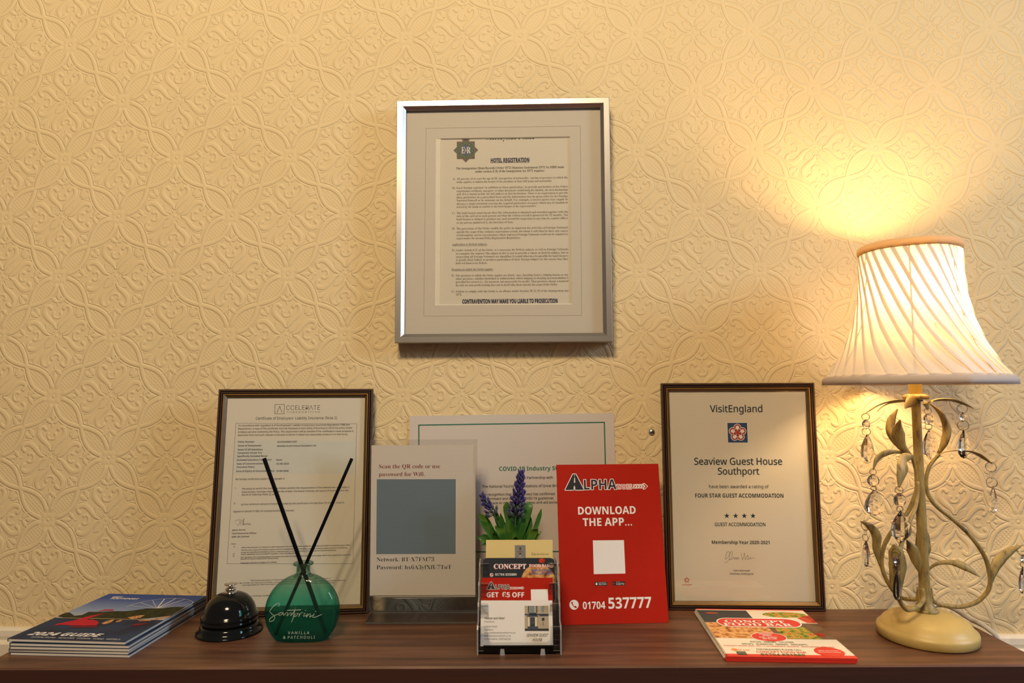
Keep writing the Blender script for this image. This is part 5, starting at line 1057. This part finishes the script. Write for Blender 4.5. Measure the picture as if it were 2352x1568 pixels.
b = MB(); b.sweep([Vector(q) for q in spline([(0.0, 0, 0.062), (-0.001, 0, 0.11), (0.0005, 0, 0.150), (0.0085, 0.001, 0.208)], 5)], 0.0011, 6); b.build('stem', stemm, sA)
b = MB(); b.sweep([Vector(q) for q in spline([(-0.002, 0, 0.062), (-0.012, 0, 0.11), (-0.030, 0, 0.149), (-0.0465, -0.002, 0.177)], 5)], 0.0010, 6); b.build('stem', stemm, sB)
# ================================================================ table lamp
LX, LY = 0.5355, -0.0907
t = thing('table_lamp', 'lit cream metal table lamp with crystal drops and a pleated shade at the right end', 'lamp', (LX, LY, T))
m, nt, N, L, p = newmat('aged_cream_paint'); tc = N.new('ShaderNodeTexCoord'); mp = N.new('ShaderNodeMapping'); mp.inputs['Scale'].default_value = (1, 1, 0.25); L.new(tc.outputs['Object'], mp.inputs['Vector'])
no = N.new('ShaderNodeTexNoise'); no.inputs['Scale'].default_value = 130; no.inputs['Detail'].default_value = 6; no.inputs['Roughness'].default_value = 0.7; L.new(mp.outputs['Vector'], no.inputs['Vector'])
r = ramp(N, [(0.33, (0.10, 0.072, 0.028, 1)), (0.47, (0.28, 0.205, 0.065, 1)), (0.72, (0.42, 0.325, 0.115, 1))]); L.new(no.outputs['Fac'], r.inputs['Fac']); L.new(r.outputs['Color'], p.inputs['Base Color']); p.inputs['Roughness'].default_value = 0.5
aged = m; basem = mat('cream_base_paint', (0.58, 0.43, 0.15, 1), 0.42, vary=0.10, scale=70)
b = MB(); b.lathe([(0, 0.0004), (0.0565, 0.0004), (0.0580, 0.0016), (0.0584, 0.0095), (0.0576, 0.0125), (0.0545, 0.0148), (0.0538, 0.0160), (0.0505, 0.0205), (0.0450, 0.0250), (0.0360, 0.0292), (0.0240, 0.0322), (0.0120, 0.0335), (0, 0.0338)], 64); b.build('base', basem, t)
b = MB(); b.lathe([(0.0, 0.033), (0.0150, 0.033), (0.0155, 0.0350), (0.0125, 0.0365), (0.0088, 0.044), (0.0068, 0.060), (0.0064, 0.076), (0.0058, 0.20), (0.0054, 0.300), (0.0054, 0.3035), (0.0082, 0.3040), (0.0084, 0.3060), (0.0, 0.3065)], 24); b.build('stem', aged, t)
b = MB(); b.lathe([(0.0, 0.3066), (0.0150, 0.3066), (0.0165, 0.3110), (0.0100, 0.3135), (0.0, 0.3140)], 24); b.build('collar', aged, t)
b = MB(); b.lathe([(0.0, 0.3125), (0.0078, 0.3125), (0.0078, 0.400), (0.0, 0.400)], 24); b.build('candle_tube', mat('candle_tube_paint', (0.80, 0.64, 0.20, 1), 0.5), t)
for nm, q in ARM:
    b = MB(); P_ = [Vector(v) * 0.001 for v in spline(q, 4)]; n_ = len(P_); b.sweep(P_, [0.0027 if i < n_ * 0.7 else 0.0027 - 0.0006 * (i / n_ - 0.7) / 0.3 for i in range(n_)], 10); b.build('bracket_arm', aged, t)
for mode, q in LV:
    P_ = spline([v[:3] for v in q], 4); wd = np.interp(np.linspace(0, len(q) - 1, len(P_)), range(len(q)), [v[3] for v in q]); b = MB(); vs = []; n_ = len(P_)
    for i, c in enumerate(P_):
        tg = P_[min(i + 1, n_ - 1)] - P_[max(i - 1, 0)]; tg = Vector(tg).normalized(); c = Vector(c) * 0.001; w_ = max(0.0002, wd[i] * 0.001)
        if mode == 'f': sd_ = tg.cross(Vector((0, 1, 0))); sd_ = sd_.normalized() if sd_.length > 0.1 else Vector((1, 0, 0)); sd_ = (sd_ + Vector((0, 0.35, 0))).normalized()
        else: sd_ = Vector((0.0, 1.0, -0.25)); sd_ = (sd_ - tg * sd_.dot(tg)).normalized()
        nr = sd_.cross(tg).normalized()
        for u in (-1, -0.5, 0, 0.5, 1): vs.append(c + sd_ * w_ * u + nr * w_ * 0.28 * (u * u - 0.4))
    m_ = len(vs); nn = [Vector((0, 0.0008, 0.0002))] * m_; vs += [v + e_ for v, e_ in zip(vs, nn)]; fs = []
    for i in range(n_ - 1):
        for j in range(4): k_ = i * 5 + j; fs += [(k_, k_ + 1, k_ + 6, k_ + 5), (m_ + k_ + 5, m_ + k_ + 6, m_ + k_ + 1, m_ + k_)]
        fs += [(i * 5, i * 5 + 5, m_ + i * 5 + 5, m_ + i * 5), (i * 5 + 4, m_ + i * 5 + 4, m_ + i * 5 + 9, i * 5 + 9)]
    fs += [(0, m_, m_ + 1, 1), (1, m_ + 1, m_ + 2, 2), (2, m_ + 2, m_ + 3, 3), (3, m_ + 3, m_ + 4, 4)]
    b.add(vs, fs, 0, True); b.build('leaf', aged, t, auto=1)
cryst, nt, N, L, p = newmat('crystal'); p.inputs['Base Color'].default_value = (0.97, 0.95, 0.97, 1); p.inputs['Transmission Weight'].default_value = 1.0; p.inputs['Roughness'].default_value = 0.0; p.inputs['IOR'].default_value = 1.5
tc = N.new('ShaderNodeTexCoord'); no = N.new('ShaderNodeTexNoise'); no.inputs['Scale'].default_value = 20; L.new(tc.outputs['Object'], no.inputs['Vector']); cr = ramp(N, [(0, (0.93, 0.92, 0.95, 1)), (1, (1, 0.99, 0.98, 1))]); L.new(no.outputs['Fac'], cr.inputs['Fac']); L.new(cr.outputs['Color'], p.inputs['Base Color'])
wire = mat('ring_wire', (0.20, 0.16, 0.11, 1), 0.35, 1.0)
for h, bd, br, dt, db, dw, rot in CRY:
    root = t; ca, sa = math.cos(R(rot)), math.sin(R(rot)); V3 = lambda q: Vector(q) * 0.001
    top, bot = V3(dt), V3(db); Lh = (top - bot).length; b = MB(); nf = 8; vs = []; flat = 0.42
    levels = [(0.0, 0.12), (0.07, 0.24), (0.20, 0.56), (0.42, 0.88), (0.64, 1.0), (0.81, 0.90), (0.94, 0.50), (1.0, 0.07)]
    wm = 1.16 * dw * 0.001 / max(0.45, math.hypot(ca, flat * sa))
    for u, r_ in levels:
        c = top.lerp(bot, u)
        for j in range(nf): a = 2 * math.pi * (j + 0.5) / nf; x_, y_ = wm * r_ * math.cos(a), wm * flat * r_ * math.sin(a); vs.append(c + Vector((x_ * ca - y_ * sa, x_ * sa + y_ * ca, 0)))
    b.add(vs, [(i * nf + j, i * nf + (j + 1) % nf, (i + 1) * nf + (j + 1) % nf, (i + 1) * nf + j) for i in range(len(levels) - 1) for j in range(nf)] + [tuple(range(nf)), tuple(range(len(levels) * nf - 1, (len(levels) - 1) * nf - 1, -1))], 0)
    dr = b.build('crystal_drop', cryst, t, auto=1)
    c = V3(bd); rb = br * 0.00110; b = MB(); vs = []; lev = [(-1, 0.15), (-0.6, 0.75), (-0.15, 1.0), (0.15, 1.0), (0.6, 0.75), (1, 0.15)]
    for u, r_ in lev:
        for j in range(nf): a = 2 * math.pi * j / nf; x_, y_ = rb * r_ * math.cos(a), rb * r_ * 0.6 * math.sin(a); vs.append(c + Vector((x_ * ca - y_ * sa, x_ * sa + y_ * ca, -u * rb)))
    b.add(vs, [(i * nf + j, i * nf + (j + 1) % nf, (i + 1) * nf + (j + 1) % nf, (i + 1) * nf + j) for i in range(len(lev) - 1) for j in range(nf)] + [tuple(range(nf)), tuple(range(len(lev) * nf - 1, (len(lev) - 1) * nf - 1, -1))], 0)
    b.build('crystal_bead', cryst, dr, auto=1)
    hp = V3(h); z0_ = c.z + rb; axis = (sa * 0.9 + 0.1, ca, 0)
    b = MB(); b.torus((c.x, c.y, (hp.z + z0_) / 2), max(0.003, (hp.z - z0_) / 2 + 0.0012), 0.0004, axis); b.build('ring', wire, dr)
    b = MB(); zc = (c.z - rb + top.z) / 2; b.torus((c.x, c.y, zc), max(0.0032, (c.z - rb - top.z) / 2 + 0.0016), 0.0004, axis); b.build('ring', wire, dr)
def cloth(name, c1, c2, k):
    m, nt, N, L, p = newmat(name); N.remove(p); out = [n for n in N if n.type == 'OUTPUT_MATERIAL'][0]
    df = N.new('ShaderNodeBsdfDiffuse'); tl = N.new('ShaderNodeBsdfTranslucent'); ms = N.new('ShaderNodeMixShader'); tc = N.new('ShaderNodeTexCoord'); no = N.new('ShaderNodeTexNoise'); no.inputs['Scale'].default_value = 400; L.new(tc.outputs['Object'], no.inputs['Vector'])
    cr = ramp(N, [(0.2, tuple(q * 0.96 for q in c1[:3]) + (1,)), (0.8, c1)]); L.new(no.outputs['Fac'], cr.inputs['Fac']); L.new(cr.outputs['Color'], df.inputs['Color']); tl.inputs['Color'].default_value = c2
    ms.inputs['Fac'].default_value = k; L.new(df.outputs[0], ms.inputs[1]); L.new(tl.outputs[0], ms.inputs[2]); L.new(ms.outputs[0], out.inputs['Surface']); return m
# shade: swirled overlapping pleats on a six-ribbed bell
ZB, ZT = 0.3310, 0.5050
sz = [0.0, 0.05, 0.14, 0.24, 0.34, 0.44, 0.62, 0.80, 1.0]; sr = [0.1115, 0.1055, 0.0945, 0.0850, 0.0775, 0.0712, 0.0640, 0.0610, 0.0605]
def shade_r(u, a):
    r_ = float(np.interp(u, sz, sr)); q = ((a - R(0)) % R(60)) - R(30); hexf = math.cos(R(30)) / math.cos(q); k = 0.55 * (1 - u) + 0.22 * u
    return r_ * (1 - k + k * hexf)
fabric = cloth('shade_fabric', (0.86, 0.78, 0.70, 1), (0.86, 0.72, 0.54, 1), 0.115)
b = MB(); NP, NU, NA = 28, 28, 8; tw = R(72)
for k in range(NP):
    vs = []; d0 = 2 * math.pi / NP
    for i in range(NU + 1):
        u = i / NU
        for j in range(NA + 1):
            f_ = j / NA * 1.36; a = k * d0 + f_ * d0 + tw * (1 - u) - R(90); r_ = shade_r(u, a + R(90)) + 0.0036 * (0.5 - f_ / 1.36); vs.append((r_ * math.cos(a), r_ * math.sin(a), ZB + (ZT - ZB) * u))
    b.add(vs, [(i * (NA + 1) + j, i * (NA + 1) + j + 1, (i + 1) * (NA + 1) + j + 1, (i + 1) * (NA + 1) + j) for i in range(NU) for j in range(NA)], 0, True)
sh = b.build('lamp_shade', fabric, t)
def band(nm, u0, u1, off, m_):
    b = MB(); n_ = 120; vs = []
    for u, o_ in ((u0, off - 0.0016), (u0, off + 0.0002), ((u0 + u1) / 2, off + 0.0012), (u1, off + 0.0002), (u1, off - 0.0016)):
        for j in range(n_): a = 2 * math.pi * j / n_; r_ = shade_r(min(1, max(0, u)), a) + o_; vs.append((r_ * math.cos(a - R(90)), r_ * math.sin(a - R(90)), ZB + (ZT - ZB) * u))
    b.add(vs, [((i % 5) * n_ + j, (i % 5) * n_ + (j + 1) % n_, ((i + 1) % 5) * n_ + (j + 1) % n_, ((i + 1) % 5) * n_ + j) for i in range(5) for j in range(n_)], 0, True); return b.build(nm, m_, sh, auto=1)
trim_m = cloth('shade_trim', (0.72, 0.58, 0.38, 1), (0.80, 0.60, 0.28, 1), 0.30); band('top_trim', 0.985, 1.045, 0.0014, trim_m); band('bottom_trim', -0.030, 0.045, 0.0016, mat('shade_trim_pale', (0.56, 0.47, 0.42, 1), 0.8, vary=0.05, scale=300))
for k in range(6):
    a = R(30 + 60 * k); b = MB(); b.sweep([((shade_r(u, a) - 0.0022) * math.cos(a - R(90)), (shade_r(u, a) - 0.0022) * math.sin(a - R(90)), ZB + (ZT - ZB) * u) for u in [i / 12 for i in range(13)]], 0.0011, 6); b.build('wire_rib', mat('rib_cloth', (0.55, 0.46, 0.36, 1), 0.8), sh)
for k in range(3):
    a = R(20 + 120 * k); b = MB(); b.sweep([(0.011 * math.cos(a), 0.011 * math.sin(a), 0.402), ((shade_r(0.39, a + R(90)) - 0.0022) * math.cos(a), (shade_r(0.39, a + R(90)) - 0.0022) * math.sin(a), 0.4012)], 0.0012, 6); b.build('spider_arm', wire, sh)
bm_, nt, N, L, p = newmat('lit_bulb'); p.inputs['Base Color'].default_value = (1, 0.9, 0.7, 1); p.inputs['Emission Color'].default_value = (1.0, 0.64, 0.28, 1); p.inputs['Emission Strength'].default_value = BULB * 10
b = MB(); b.lathe([(0.0, 0.4005), (0.0090, 0.4005), (0.0095, 0.4300), (0.0130, 0.4400), (0.0175, 0.4520), (0.0185, 0.4610), (0.0170, 0.4700), (0.0125, 0.4780), (0.0060, 0.4820), (0, 0.4830)], 20); b.build('bulb', bm_, t)
cordm = mat('grey_cable', (0.46, 0.45, 0.46, 1), 0.5)
b = MB(); P_ = [Vector(q) for q in spline([(0.030, 0.046, 0.004), (0.052, 0.080, 0.0045), (0.070, 0.097, 0.010), (0.084, 0.085, 0.012), (0.0905, 0.050, 0.006), (0.0935, 0.022, 0.0035), (0.0975, 0.006, -0.010), (0.0985, 0.002, -0.06), (0.100, 0.01, -0.30), (0.104, 0.03, -0.55)], 6)]; b.sweep(P_, 0.0031, 8); b.build('power_cord', cordm, t)
